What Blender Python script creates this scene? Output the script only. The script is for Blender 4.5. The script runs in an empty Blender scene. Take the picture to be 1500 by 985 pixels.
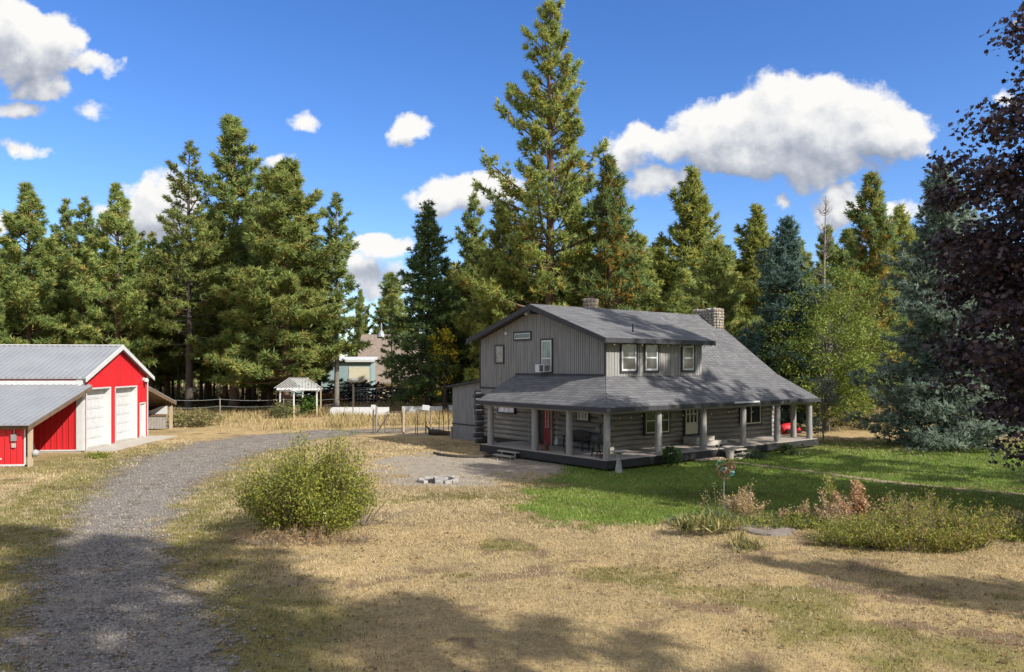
import bpy, math, random
import numpy as np
from mathutils import Vector, Matrix
R = math.radians
RNG = np.random.default_rng(7)
random.seed(7)
scene = bpy.context.scene
COL = scene.collection

# ------------------------------------------------------------------ materials
def nt(m):
    m.use_nodes = True
    t = m.node_tree; t.nodes.clear()
    return t
def nd(t, typ, **k):
    n = t.nodes.new(typ)
    for a, b in k.items():
        if a.startswith('i_'):
            key = a[2:]
            n.inputs[int(key) if key.isdigit() else key].default_value = b
        else: setattr(n, a, b)
    return n
def ramp(t, src, stops):
    n = t.nodes.new('ShaderNodeValToRGB')
    e = n.color_ramp.elements
    while len(e) < len(stops): e.new(.5)
    for q, (p, c) in zip(e, stops):
        q.position = p; q.color = (*c, 1) if len(c) == 3 else c
    t.links.new(src, n.inputs[0]); return n.outputs[0]
def noise_of(t, scale, detail=5, rough=.6, vec=None, dist=0):
    n = nd(t, 'ShaderNodeTexNoise', i_Scale=scale, i_Detail=detail, i_Roughness=rough, i_Distortion=dist)
    if vec is not None: t.links.new(vec, n.inputs['Vector'])
    return n.outputs['Fac']
def coords(t, sc=(1, 1, 1), kind='Object'):
    tc = nd(t, 'ShaderNodeTexCoord'); mp = nd(t, 'ShaderNodeMapping'); mp.inputs['Scale'].default_value = sc
    t.links.new(tc.outputs[kind], mp.inputs[0]); return mp.outputs[0]
def finish(t, color, rough=.7, metal=0., bump=None, bstr=.3, bdist=.02, spec=.3, alpha=None):
    p = nd(t, 'ShaderNodeBsdfPrincipled'); o = nd(t, 'ShaderNodeOutputMaterial')
    if isinstance(color, tuple): p.inputs['Base Color'].default_value = (*color, 1)
    else: t.links.new(color, p.inputs['Base Color'])
    if isinstance(rough, float): p.inputs['Roughness'].default_value = rough
    else: t.links.new(rough, p.inputs['Roughness'])
    p.inputs['Metallic'].default_value = metal
    p.inputs['Specular IOR Level'].default_value = spec
    if bump is not None:
        b = nd(t, 'ShaderNodeBump', i_Strength=bstr, i_Distance=bdist)
        t.links.new(bump, b.inputs['Height']); t.links.new(b.outputs[0], p.inputs['Normal'])
    t.links.new(p.outputs[0], o.inputs[0])
    if alpha is not None: t.links.new(alpha, p.inputs['Alpha'])
    return p
def mat(name, c1, c2=None, scale=3., rough=.75, stretch=(1, 1, 1), metal=0., bump=.0, spec=.3, detail=6):
    m = bpy.data.materials.new(name); t = nt(m)
    c2 = c2 or tuple(x * .8 for x in c1)
    v = coords(t, stretch)
    f = noise_of(t, scale, detail, .62, v)
    c = ramp(t, f, [(.32, c2), (.68, c1)])
    finish(t, c, float(rough), metal, f if bump else None, bump, .03, spec)
    return m
def leaf_mat(name, trans=.3, rough=.65, var=.12, soft=0):
    m = bpy.data.materials.new(name); t = nt(m)
    a = nd(t, 'ShaderNodeAttribute', attribute_name='Col')
    oi = nd(t, 'ShaderNodeObjectInfo')
    hs = nd(t, 'ShaderNodeHueSaturation')
    mr = nd(t, 'ShaderNodeMapRange', i_3=1 - var, i_4=1 + var); t.links.new(oi.outputs['Random'], mr.inputs[0])
    t.links.new(mr.outputs[0], hs.inputs['Value']); t.links.new(a.outputs['Color'], hs.inputs['Color'])
    d = nd(t, 'ShaderNodeBsdfPrincipled', i_Roughness=rough); d.inputs['Specular IOR Level'].default_value = .25
    tr = nd(t, 'ShaderNodeBsdfTranslucent'); mx = nd(t, 'ShaderNodeMixShader', i_0=trans)
    o = nd(t, 'ShaderNodeOutputMaterial')
    t.links.new(hs.outputs[0], d.inputs['Base Color']); t.links.new(hs.outputs[0], tr.inputs[0])
    if soft:      # needle bundles are round: blend each face's normal with the direction its twig points
        an = nd(t, 'ShaderNodeAttribute', attribute_name='Nrm'); vt = nd(t, 'ShaderNodeVectorTransform', vector_type='NORMAL', convert_from='OBJECT', convert_to='WORLD')
        ge = nd(t, 'ShaderNodeNewGeometry'); t.links.new(an.outputs['Vector'], vt.inputs[0])
        s1 = nd(t, 'ShaderNodeVectorMath', operation='SCALE'); s1.inputs['Scale'].default_value = soft; t.links.new(vt.outputs[0], s1.inputs[0])
        s2 = nd(t, 'ShaderNodeVectorMath', operation='SCALE'); s2.inputs['Scale'].default_value = 1 - soft; t.links.new(ge.outputs['Normal'], s2.inputs[0])
        s3 = nd(t, 'ShaderNodeVectorMath', operation='ADD'); t.links.new(s1.outputs[0], s3.inputs[0]); t.links.new(s2.outputs[0], s3.inputs[1])
        s4 = nd(t, 'ShaderNodeVectorMath', operation='NORMALIZE'); t.links.new(s3.outputs[0], s4.inputs[0])
        t.links.new(s4.outputs[0], d.inputs['Normal'])
    t.links.new(d.outputs[0], mx.inputs[1]); t.links.new(tr.outputs[0], mx.inputs[2]); t.links.new(mx.outputs[0], o.inputs[0])
    return m
def glass_mat(name, c=(.02, .022, .025), rough=.06, c2=None, scale=1.):
    m = bpy.data.materials.new(name); t = nt(m)
    f = noise_of(t, scale, 3, .5, coords(t))
    col = ramp(t, f, [(.4, c2 or c), (.6, c)])
    finish(t, col, float(rough), 0, None, spec=.6); return m
def shingle_mat(name, c1, c2, mortar):
    m = bpy.data.materials.new(name); t = nt(m)
    tc = nd(t, 'ShaderNodeTexCoord'); sx = nd(t, 'ShaderNodeSeparateXYZ'); t.links.new(tc.outputs['Object'], sx.inputs[0])
    ad = nd(t, 'ShaderNodeMath', operation='ADD'); t.links.new(sx.outputs[0], ad.inputs[0]); t.links.new(sx.outputs[1], ad.inputs[1])
    mu = nd(t, 'ShaderNodeMath', operation='MULTIPLY', i_1=2.0); t.links.new(sx.outputs[2], mu.inputs[0])
    cb = nd(t, 'ShaderNodeCombineXYZ'); t.links.new(ad.outputs[0], cb.inputs[0]); t.links.new(mu.outputs[0], cb.inputs[1])
    br = nd(t, 'ShaderNodeTexBrick', i_Scale=1.0); br.inputs['Color1'].default_value = (*c1, 1); br.inputs['Color2'].default_value = (*c2, 1)
    br.inputs['Mortar'].default_value = (*mortar, 1)
    br.inputs['Brick Width'].default_value = .36; br.inputs['Row Height'].default_value = .21; br.inputs['Mortar Size'].default_value = .016
    t.links.new(cb.outputs[0], br.inputs['Vector'])
    n1 = noise_of(t, 1.1, 6, .7, coords(t)); n2 = noise_of(t, 30, 3, .7, coords(t))
    r1 = ramp(t, n1, [(.3, (.86,) * 3), (.7, (1.1,) * 3)]); r2 = ramp(t, n2, [(.3, (.75,) * 3), (.7, (1.2,) * 3)])
    m1 = nd(t, 'ShaderNodeMix', data_type='RGBA', blend_type='MULTIPLY'); m1.inputs[0].default_value = 1
    t.links.new(br.outputs[0], m1.inputs[6]); t.links.new(r1, m1.inputs[7])
    m2 = nd(t, 'ShaderNodeMix', data_type='RGBA', blend_type='MULTIPLY'); m2.inputs[0].default_value = 1
    t.links.new(m1.outputs[2], m2.inputs[6]); t.links.new(r2, m2.inputs[7])
    finish(t, m2.outputs[2], .85, 0, br.outputs['Fac'], -.35, .02, .25)
    return m

M = {}
def mk():
    g = lambda *a, **k: mat(*a, **k)
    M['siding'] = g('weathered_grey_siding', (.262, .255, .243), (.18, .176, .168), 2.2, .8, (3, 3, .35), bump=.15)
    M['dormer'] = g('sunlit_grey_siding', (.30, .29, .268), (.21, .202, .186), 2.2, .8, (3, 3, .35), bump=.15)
    M['trimdark'] = g('charcoal_trim', (.05, .05, .053), (.032, .032, .035), 3, .65)
    M['log'] = g('stained_log', (.285, .262, .225), (.155, .143, .124), 2.4, .7, (.5, .5, 6), bump=.35)
    M['logend'] = g('log_end_grain', (.10, .095, .09), (.05, .047, .045), 9, .8)
    M['post'] = g('peeled_grey_post', (.33, .31, .28), (.22, .205, .19), 3, .8, (4, 4, .5), bump=.3)
    M['roof'] = shingle_mat('charcoal_shingles', (.172, .168, .168), (.112, .110, .112), (.05, .05, .052))
    M['deck'] = g('pale_deck_boards', (.42, .37, .31), (.30, .265, .225), 3, .8, (1, 5, 1), bump=.1)
    M['rim'] = g('dark_rim_board', (.035, .033, .033), (.022, .021, .021), 4, .7)
    M['white'] = g('white_paint', (.60, .60, .585), (.52, .52, .505), 2.5, .5)
    M['cream'] = g('cream_paint', (.62, .57, .42), (.52, .47, .34), 3, .55)
    M['glass'] = glass_mat('window_glass')
    M['glassc'] = glass_mat('curtained_glass', (.07, .07, .075), .08, (.035, .035, .04), 2.5)
    M['glassg'] = glass_mat('green_blind_glass', (.20, .27, .23), .12, (.12, .17, .15), 1.5)
    M['glassp'] = glass_mat('papered_glass', (.62, .60, .62), .15, (.42, .41, .46), 3)
    M['brownglass'] = glass_mat('brown_papered_glass', (.24, .215, .19), .2, (.10, .095, .09), 5)
    M['red'] = g('barn_red_steel', (.62, .024, .030), (.49, .022, .027), 1.1, .5, (1, 1, .3), spec=.35)
    M['reddoor'] = g('red_door_paint', (.30, .022, .024), (.20, .012, .015), 6, .5)
    M['steel'] = g('galvanised_roof', (.30, .31, .325), (.25, .26, .275), .7, .5, (1, 1, 1), metal=.1, spec=.35)
    M['rawwood'] = g('raw_brown_lumber', (.20, .13, .08), (.12, .078, .05), 3, .8, (1, 1, 1), bump=.2)
    M['palewood'] = g('pale_lumber', (.50, .40, .27), (.38, .30, .20), 3, .8, (3, 3, .5), bump=.2)
    M['oldwood'] = g('grey_old_lumber', (.32, .28, .24), (.20, .175, .15), 4, .85, (3, 3, .5), bump=.3)
    M['concrete'] = g('concrete', (.47, .43, .37), (.36, .33, .28), 1.5, .9, bump=.2)
    M['ashcon'] = g('pale_block_concrete', (.42, .39, .355), (.24, .22, .20), 6, .9, bump=.4)
    M['stone'] = g('fieldstone', (.40, .36, .31), (.22, .20, .18), 5, .9, bump=.5)
    M['stone2'] = g('fieldstone_tan', (.45, .37, .27), (.28, .23, .17), 5, .9, bump=.5)
    M['mortar'] = g('mortar', (.28, .26, .24), (.2, .19, .17), 8, .95)
    M['black'] = g('black_metal', (.022, .022, .024), (.014, .014, .015), 5, .45)
    M['grill'] = g('grey_grill_lid', (.07, .07, .072), (.045, .045, .047), 3, .4, metal=.3)
    M['iron'] = g('rusty_grey_iron', (.15, .115, .095), (.09, .07, .06), 8, .7)
    M['galv'] = g('galvanised_wire', (.42, .43, .44), (.3, .31, .32), 4, .45, metal=.5)
    M['terracotta'] = g('brown_pot', (.16, .085, .055), (.1, .055, .038), 5, .8)
    M['copper'] = g('copper_petals', (.36, .19, .12), (.22, .11, .075), 6, .4, metal=.6)
    M['teal'] = g('teal_petals', (.10, .30, .29), (.06, .2, .2), 6, .4, metal=.5)
    M['bark'] = g('pine_bark', (.20, .125, .08), (.075, .052, .038), 5, .95, (3, 3, .6), bump=.6)
    M['barkd'] = g('dark_bark', (.085, .068, .055), (.04, .033, .028), 5, .95, (3, 3, .6), bump=.6)
    M['barkg'] = g('grey_bark', (.24, .215, .185), (.13, .115, .1), 5, .95, (3, 3, .6), bump=.5)
    M['deadbark'] = g('bleached_wood', (.30, .25, .22), (.18, .15, .13), 4, .9)
    M['stump'] = g('weathered_stump_top', (.27, .22, .18), (.15, .12, .10), 6, .9, bump=.4)
    M['charred'] = g('charred_brush', (.03, .028, .03), (.016, .015, .016), 4, .95)
    M['tan'] = g('tan_board', (.42, .27, .15), (.33, .21, .12), 4, .8)
    M['blue'] = g('blue_plastic', (.03, .08, .20), (.02, .055, .14), 4, .4)
    M['brownroof'] = g('brown_shake_roof', (.30, .235, .19), (.19, .148, .12), 1.6, .9, (1, 1, 3), bump=.5)
    M['paleblue'] = g('pale_blue_siding', (.28, .37, .37), (.22, .30, .31), 1.5, .7)
    M['needle'] = leaf_mat('pine_needles', .46, soft=.5)
    M['leaf'] = leaf_mat('green_leaves', .35)
    M['purple'] = leaf_mat('purple_maple_leaves', .12, .42, .0)
    M['blade'] = leaf_mat('grass_blades', .3, .7, 0)
    m = bpy.data.materials.new('warm_bulb'); t = nt(m)
    e = nd(t, 'ShaderNodeBsdfPrincipled', i_Roughness=.2); e.inputs['Base Color'].default_value = (.75, .62, .38, 1)
    o = nd(t, 'ShaderNodeOutputMaterial'); t.links.new(e.outputs[0], o.inputs[0]); M['bulb'] = m
mk()

# ------------------------------------------------------------------ mesh helpers
class MB:
    def __init__(s): s.v = []; s.f = []
    def add(s, vs, fs):
        k = len(s.v); s.v += [tuple(float(c) for c in q) for q in vs]; s.f += [tuple(i + k for i in f) for f in fs]; return s
    def box(s, x0, x1, y0, y1, z0, z1):
        if x0 > x1: x0, x1 = x1, x0
        if y0 > y1: y0, y1 = y1, y0
        v = [(x0, y0, z0), (x1, y0, z0), (x1, y1, z0), (x0, y1, z0), (x0, y0, z1), (x1, y0, z1), (x1, y1, z1), (x0, y1, z1)]
        return s.add(v, [(0, 3, 2, 1), (4, 5, 6, 7), (0, 1, 5, 4), (1, 2, 6, 5), (2, 3, 7, 6), (3, 0, 4, 7)])
    def obox(s, c, size, rz=0, rx=0, ry=0):
        m = Matrix.Translation(c) @ Matrix.Rotation(rz, 4, 'Z') @ Matrix.Rotation(ry, 4, 'Y') @ Matrix.Rotation(rx, 4, 'X')
        a, b, d = [q / 2 for q in size]
        v = [m @ Vector(p) for p in [(-a, -b, -d), (a, -b, -d), (a, b, -d), (-a, b, -d), (-a, -b, d), (a, -b, d), (a, b, d), (-a, b, d)]]
        return s.add(v, [(0, 3, 2, 1), (4, 5, 6, 7), (0, 1, 5, 4), (1, 2, 6, 5), (2, 3, 7, 6), (3, 0, 4, 7)])
    def tube(s, pts, rad, n=8, caps=True):
        pts = [Vector(p) for p in pts]
        if not hasattr(rad, '__len__'): rad = [rad] * len(pts)
        rings = []; k0 = len(s.v); vs = []; fs = []
        for i, p in enumerate(pts):
            d = (pts[min(i + 1, len(pts) - 1)] - pts[max(i - 1, 0)])
            if d.length < 1e-6: d = Vector((0, 0, 1))
            d.normalize()
            u = d.cross(Vector((0, 0, 1)) if abs(d.z) < .9 else Vector((1, 0, 0))).normalized(); w = d.cross(u)
            for j in range(n):
                a = 2 * math.pi * j / n
                vs.append(p + (u * math.cos(a) + w * math.sin(a)) * rad[i])
        for i in range(len(pts) - 1):
            for j in range(n):
                fs.append((i * n + j, i * n + (j + 1) % n, (i + 1) * n + (j + 1) % n, (i + 1) * n + j))
        if caps:
            fs.append(tuple(range(n))[::-1]); fs.append(tuple((len(pts) - 1) * n + j for j in range(n)))
        return s.add(vs, fs)
    def bar(s, a, b, w, h=None):
        a = Vector(a); b = Vector(b); h = h or w; d = (b - a).normalized()
        u = d.cross(Vector((0, 0, 1)) if abs(d.z) < .95 else Vector((1, 0, 0))).normalized() * w / 2; t = d.cross(u).normalized() * h / 2
        v = [a - u - t, a + u - t, a + u + t, a - u + t, b - u - t, b + u - t, b + u + t, b - u + t]
        return s.add(v, [(0, 1, 2, 3), (7, 6, 5, 4), (0, 4, 5, 1), (1, 5, 6, 2), (2, 6, 7, 3), (3, 7, 4, 0)])
    def slab(s, poly, dz):       # polygon given as its top, thickened straight down by dz
        n = len(poly); v = [tuple(p) for p in poly] + [(p[0], p[1], p[2] - dz) for p in poly]
        f = [tuple(range(n)), tuple(range(2 * n - 1, n - 1, -1))] + [(i, i + n, (i + 1) % n + n, (i + 1) % n) for i in range(n)]
        return s.add(v, f)
    def prism(s, poly, off):     # polygon swept along a vector
        n = len(poly); o = Vector(off); v = [Vector(p) for p in poly] + [Vector(p) + o for p in poly]
        f = [tuple(range(n))[::-1], tuple(range(n, 2 * n))] + [(i, (i + 1) % n, (i + 1) % n + n, i + n) for i in range(n)]
        return s.add(v, f)
    def lathe(s, prof, c=(0, 0, 0), n=16):
        vs = []; fs = []
        for r, z in prof:
            for j in range(n):
                a = 2 * math.pi * j / n; vs.append((c[0] + r * math.cos(a), c[1] + r * math.sin(a), c[2] + z))
        for i in range(len(prof) - 1):
            for j in range(n): fs.append((i * n + j, i * n + (j + 1) % n, (i + 1) * n + (j + 1) % n, (i + 1) * n + j))
        fs.append(tuple(range(n))[::-1]); fs.append(tuple((len(prof) - 1) * n + j for j in range(n)))
        return s.add(vs, fs)
    def rock(s, c, r, rg, n=6, m=4):
        vs = []; fs = []
        rx, ry, rz = r
        for i in range(m + 1):
            ph = math.pi * i / m
            for j in range(n):
                a = 2 * math.pi * j / n + i * .3; q = 1 + rg.uniform(-.16, .16)
                sp = math.sin(ph) ** .6 if 0 < i < m else .25
                vs.append((c[0] + rx * q * sp * math.cos(a), c[1] + ry * q * sp * math.sin(a), c[2] + rz * math.cos(ph) * q))
        for i in range(m):
            for j in range(n): fs.append((i * n + j, (i + 1) * n + j, (i + 1) * n + (j + 1) % n, i * n + (j + 1) % n))
        fs.append(tuple(range(n))); fs.append(tuple(m * n + j for j in range(n))[::-1])
        return s.add(vs, fs)
    def build(s, name, m, parent=None, smooth=False, bevel=0):
        me = bpy.data.meshes.new(name); me.from_pydata(s.v, [], s.f); me.update()
        if smooth:
            me.polygons.foreach_set('use_smooth', [True] * len(me.polygons))
            try: me.set_sharp_from_angle(angle=R(40))
            except Exception: pass
        me.materials.append(m)
        o = bpy.data.objects.new(name, me); COL.objects.link(o)
        if parent: o.parent = parent
        if bevel:
            b = o.modifiers.new('bevel', 'BEVEL'); b.width = bevel; b.segments = 2; b.limit_method = 'ANGLE'
        return o
def np_obj(name, V, F, m, parent=None, C=None, N=None):
    me = bpy.data.meshes.new(name); V = np.asarray(V, np.float32); F = np.asarray(F, np.int32); k = F.shape[1]
    me.vertices.add(len(V)); me.vertices.foreach_set('co', V.ravel())
    me.loops.add(F.size); me.loops.foreach_set('vertex_index', F.ravel())
    me.polygons.add(len(F)); me.polygons.foreach_set('loop_start', np.arange(0, F.size, k, dtype=np.int32))
    if C is not None:
        C = np.concatenate([np.asarray(C, np.float32), np.ones((len(C), 1), np.float32)], 1)
        me.color_attributes.new('Col', 'FLOAT_COLOR', 'POINT').data.foreach_set('color', C.ravel())
    if N is not None: me.attributes.new('Nrm', 'FLOAT_VECTOR', 'POINT').data.foreach_set('vector', np.asarray(N, np.float32).ravel())
    me.update(calc_edges=True); me.materials.append(m)
    o = bpy.data.objects.new(name, me); COL.objects.link(o)
    if parent: o.parent = parent
    return o
def thing(name, label, cat, loc=(0, 0, 0), rz=0, group=None):
    o = bpy.data.objects.new(name, None); COL.objects.link(o); o.empty_display_size = .3
    o.location = loc; o.rotation_euler = (0, 0, rz); return tag(o, label, cat, group)
def tag(o, label, cat, group=None, kind=None):
    if label: o['label'] = label
    if cat: o['category'] = cat
    if group: o['group'] = group
    if kind: o['kind'] = kind
    return o
def dup(root, loc, rz=0, sc=1., label=None, group=None, sz=None):
    r = root.copy(); COL.objects.link(r); r.location = loc; r.rotation_euler = (0, 0, rz); r.scale = (sc, sc, sz or sc)
    if label: r['label'] = label
    if group: r['group'] = group
    elif 'group' in r: del r['group']
    for ch in list(root.children):
        c = ch.copy(); COL.objects.link(c); c.parent = r
        for g in ch.children:
            d = g.copy(); COL.objects.link(d); d.parent = c
    return r
def norm(a): return a / np.maximum(np.linalg.norm(a, axis=1, keepdims=True), 1e-9)

# value noise on the ground plane
def vnoise(x, y, s, seed=0):
    x = np.asarray(x, float) * s + 1000; y = np.asarray(y, float) * s + 1000
    xi = np.floor(x).astype(np.int64); yi = np.floor(y).astype(np.int64); fx = x - xi; fy = y - yi
    def hsh(a, b):
        n = (a * 374761393 + b * 668265263 + seed * 974711) & 0x7fffffff
        n = ((n ^ (n >> 13)) * 1274126177) & 0x7fffffff
        return ((n ^ (n >> 16)) & 0xffff) / 65535.
    fx = fx * fx * (3 - 2 * fx); fy = fy * fy * (3 - 2 * fy)
    return (hsh(xi, yi) * (1 - fx) + hsh(xi + 1, yi) * fx) * (1 - fy) + (hsh(xi, yi + 1) * (1 - fx) + hsh(xi + 1, yi + 1) * fx) * fy
def fbm(x, y, s, seed=0, o=4):
    t = 0; a = .5; n = 0
    for i in range(o): t = t + a * vnoise(x, y, s * 2 ** i, seed + i * 17); n += a; a *= .55
    return t / n
def sstep(a, b, x):
    t = np.clip((np.asarray(x, float) - a) / (b - a), 0, 1); return t * t * (3 - 2 * t)
# ------------------------------------------------------------------ camera, sun, sky
CAMZ = 4.6
cam = bpy.data.cameras.new('camera'); co = bpy.data.objects.new('camera', cam); COL.objects.link(co)
co.location = (0, 0, CAMZ); co.rotation_euler = (R(90), 0, 0)
cam.sensor_width = 36; cam.lens = 36 * 1140.6 / 1500; cam.shift_y = 45.1 / 1500; cam.clip_start = .1; cam.clip_end = 6000
scene.camera = co
SUN_AZ = math.atan2(.804, -.596); SUN_EL = R(36)      # azimuth clockwise from +Y
sd = Vector((math.sin(SUN_AZ) * math.cos(SUN_EL), math.cos(SUN_AZ) * math.cos(SUN_EL), math.sin(SUN_EL)))
sl = bpy.data.lights.new('sun', 'SUN'); sl.energy = 4.3; sl.angle = R(.5); sl.color = (1, .96, .89)
so = bpy.data.objects.new('sun', sl); COL.objects.link(so); so.rotation_euler = (-sd).to_track_quat('-Z', 'Y').to_euler()
so.location = (40, -20, 60)
vs_ = scene.view_settings; vs_.view_transform = 'Standard'; vs_.look = 'None'; vs_.gamma = 1; vs_.exposure = .68
def build_world():
    w = bpy.data.worlds.new('World'); scene.world = w; w.use_nodes = True; t = w.node_tree; t.nodes.clear(); L = t.links.new
    sky = nd(t, 'ShaderNodeTexSky', sky_type='NISHITA', sun_disc=False); sky.sun_elevation = SUN_EL; sky.sun_rotation = SUN_AZ
    sky.air_density = 1.0; sky.dust_density = .5; sky.ozone_density = 3.5; sky.altitude = 700
    hs = nd(t, 'ShaderNodeHueSaturation', i_Hue=.512, i_Saturation=1.24, i_Value=1.0); L(sky.outputs[0], hs.inputs['Color'])
    b1 = nd(t, 'ShaderNodeBackground', i_Strength=.125); L(hs.outputs[0], b1.inputs[0])
    px = lambda u, v: ((u - 750) / 1140.6, (537.6 - v) / 1140.6)
    E = [(1180, 190, 150, 92, 1.1), (1060, 190, 110, 66, 1), (1285, 198, 95, 48, 1), (965, 212, 80, 34, .8), (1100, 232, 135, 38, .95), (1200, 245, 120, 25, .6),
         (965, 262, 62, 26, .62), (920, 235, 40, 28, .35), (45, 72, 95, 60, 1.05), (5, 40, 70, 50, 1), (135, 92, 60, 18, .55), (60, 128, 50, 24, .75), (22, 160, 60, 15, .55),
         (137, 157, 38, 15, .36), (35, 219, 50, 13, .33), (606, 186, 38, 24, .68), (444, 183, 32, 15, .36), (700, 282, 85, 40, .95), (655, 294, 68, 20, .7),
         (558, 362, 50, 24, .95), (530, 400, 60, 28, .45), (545, 415, 70, 30, .5), (232, 292, 75, 46, .9), (205, 322, 90, 36, .7), (238, 248, 40, 14, .4), (1228, 296, 52, 30, .85),
         (1335, 302, 50, 17, .6), (1475, 150, 30, 16, .4), (8, 328, 20, 14, .7), (400, 248, 30, 14, .45), (1140, 296, 12, 14, .4), (1850, 150, 120, 60, .9), (-300, 250, 110, 50, .9)]
    g = bpy.data.node_groups.new('cloud_field', 'ShaderNodeTree')
    g.interface.new_socket('P', in_out='INPUT', socket_type='NodeSocketVector'); g.interface.new_socket('D', in_out='OUTPUT', socket_type='NodeSocketFloat')
    gi = nd(g, 'NodeGroupInput'); go = nd(g, 'NodeGroupOutput'); K = g.links.new
    n1 = nd(g, 'ShaderNodeTexNoise', i_Scale=11, i_Detail=5, i_Roughness=.58); K(gi.outputs[0], n1.inputs['Vector'])
    sb = nd(g, 'ShaderNodeVectorMath', operation='SUBTRACT'); sb.inputs[1].default_value = (.5, .5, .5); K(n1.outputs['Color'], sb.inputs[0])
    sc = nd(g, 'ShaderNodeVectorMath', operation='SCALE'); sc.inputs['Scale'].default_value = .075; K(sb.outputs[0], sc.inputs[0])
    ad = nd(g, 'ShaderNodeVectorMath', operation='ADD'); K(gi.outputs[0], ad.inputs[0]); K(sc.outputs[0], ad.inputs[1])
    last = None
    for u, v, rx, ry, wt in E:
        c = px(u, v)
        a = nd(g, 'ShaderNodeVectorMath', operation='SUBTRACT'); a.inputs[1].default_value = (*c, 0); K(ad.outputs[0], a.inputs[0])
        b = nd(g, 'ShaderNodeVectorMath', operation='MULTIPLY'); b.inputs[1].default_value = (1140.6 / rx, 1140.6 / ry, 0); K(a.outputs[0], b.inputs[0])
        d = nd(g, 'ShaderNodeVectorMath', operation='DOT_PRODUCT'); K(b.outputs[0], d.inputs[0]); K(b.outputs[0], d.inputs[1])
        e = nd(g, 'ShaderNodeMath', operation='MULTIPLY_ADD', i_1=-wt, i_2=wt); K(d.outputs['Value'], e.inputs[0])
        if last is None: last = e.outputs[0]
        else:
            f = nd(g, 'ShaderNodeMath', operation='SMOOTH_MAX', i_2=.25); K(last, f.inputs[0]); K(e.outputs[0], f.inputs[1]); last = f.outputs[0]
    n2 = nd(g, 'ShaderNodeTexNoise', i_Scale=24, i_Detail=10, i_Roughness=.66); K(gi.outputs[0], n2.inputs['Vector'])
    vo = nd(g, 'ShaderNodeTexVoronoi', i_Scale=34, feature='SMOOTH_F1'); vo.inputs['Smoothness'].default_value = .5
    K(ad.outputs[0], vo.inputs['Vector'])
    m1 = nd(g, 'ShaderNodeMath', operation='MULTIPLY_ADD', i_1=1.2, i_2=-.52); K(n2.outputs['Fac'], m1.inputs[0])
    m2 = nd(g, 'ShaderNodeMath', operation='MULTIPLY_ADD', i_1=-.38); K(vo.outputs['Distance'], m2.inputs[0]); K(m1.outputs[0], m2.inputs[2])
    m3 = nd(g, 'ShaderNodeMath', operation='ADD'); K(last, m3.inputs[0]); K(m2.outputs[0], m3.inputs[1])
    m4 = nd(g, 'ShaderNodeMath', operation='MINIMUM', i_1=1.5); K(m3.outputs[0], m4.inputs[0]); K(m4.outputs[0], go.inputs[0])
    tc = nd(t, 'ShaderNodeTexCoord'); sx = nd(t, 'ShaderNodeSeparateXYZ'); L(tc.outputs['Generated'], sx.inputs[0])
    my = nd(t, 'ShaderNodeMath', operation='MAXIMUM', i_1=.05); L(sx.outputs[1], my.inputs[0])
    dx = nd(t, 'ShaderNodeMath', operation='DIVIDE'); L(sx.outputs[0], dx.inputs[0]); L(my.outputs[0], dx.inputs[1])
    dz = nd(t, 'ShaderNodeMath', operation='DIVIDE'); L(sx.outputs[2], dz.inputs[0]); L(my.outputs[0], dz.inputs[1])
    P = nd(t, 'ShaderNodeCombineXYZ'); L(dx.outputs[0], P.inputs[0]); L(dz.outputs[0], P.inputs[1])
    def field(off):
        n = t.nodes.new('ShaderNodeGroup'); n.node_tree = g
        if off:
            a = nd(t, 'ShaderNodeVectorMath', operation='ADD'); a.inputs[1].default_value = (*off, 0); L(P.outputs[0], a.inputs[0]); L(a.outputs[0], n.inputs[0])
        else: L(P.outputs[0], n.inputs[0])
        return n.outputs[0]
    d0 = field(None); dS = field((.008, .014)); dB = field((.005, .038))
    al = nd(t, 'ShaderNodeMapRange', interpolation_type='SMOOTHSTEP', i_1=-.07, i_2=.36); L(d0, al.inputs[0])
    s1 = nd(t, 'ShaderNodeMath', operation='SUBTRACT'); L(d0, s1.inputs[0]); L(dS, s1.inputs[1])
    s2 = nd(t, 'ShaderNodeMath', operation='SUBTRACT'); L(d0, s2.inputs[0]); L(dB, s2.inputs[1])
    a1 = nd(t, 'ShaderNodeMath', operation='MULTIPLY_ADD', i_1=.24, i_2=.56); L(s1.outputs[0], a1.inputs[0])
    a2 = nd(t, 'ShaderNodeMath', operation='MULTIPLY_ADD', i_1=.46); L(s2.outputs[0], a2.inputs[0]); L(a1.outputs[0], a2.inputs[2])
    cc = ramp(t, a2.outputs[0], [(.12, (.30, .34, .42)), (.45, (.50, .53, .60)), (.68, (.74, .755, .78)), (.95, (.93, .92, .90))])
    b2 = nd(t, 'ShaderNodeBackground', i_Strength=.66); L(cc, b2.inputs[0])
    up = nd(t, 'ShaderNodeMath', operation='GREATER_THAN', i_1=.05); L(sx.outputs[1], up.inputs[0])
    af = nd(t, 'ShaderNodeMath', operation='MULTIPLY'); L(al.outputs[0], af.inputs[0]); L(up.outputs[0], af.inputs[1])
    # unseen broken cloud added overhead and behind the viewer for neutral fill light
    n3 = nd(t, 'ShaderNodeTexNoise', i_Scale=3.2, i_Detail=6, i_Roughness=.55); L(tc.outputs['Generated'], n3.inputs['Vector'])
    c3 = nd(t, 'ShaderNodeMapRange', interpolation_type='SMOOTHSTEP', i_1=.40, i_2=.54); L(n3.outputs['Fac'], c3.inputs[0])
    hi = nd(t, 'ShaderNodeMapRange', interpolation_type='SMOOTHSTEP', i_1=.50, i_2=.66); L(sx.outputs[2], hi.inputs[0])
    bk = nd(t, 'ShaderNodeMapRange', interpolation_type='SMOOTHSTEP', i_1=.25, i_2=-.05); L(sx.outputs[1], bk.inputs[0])
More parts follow.
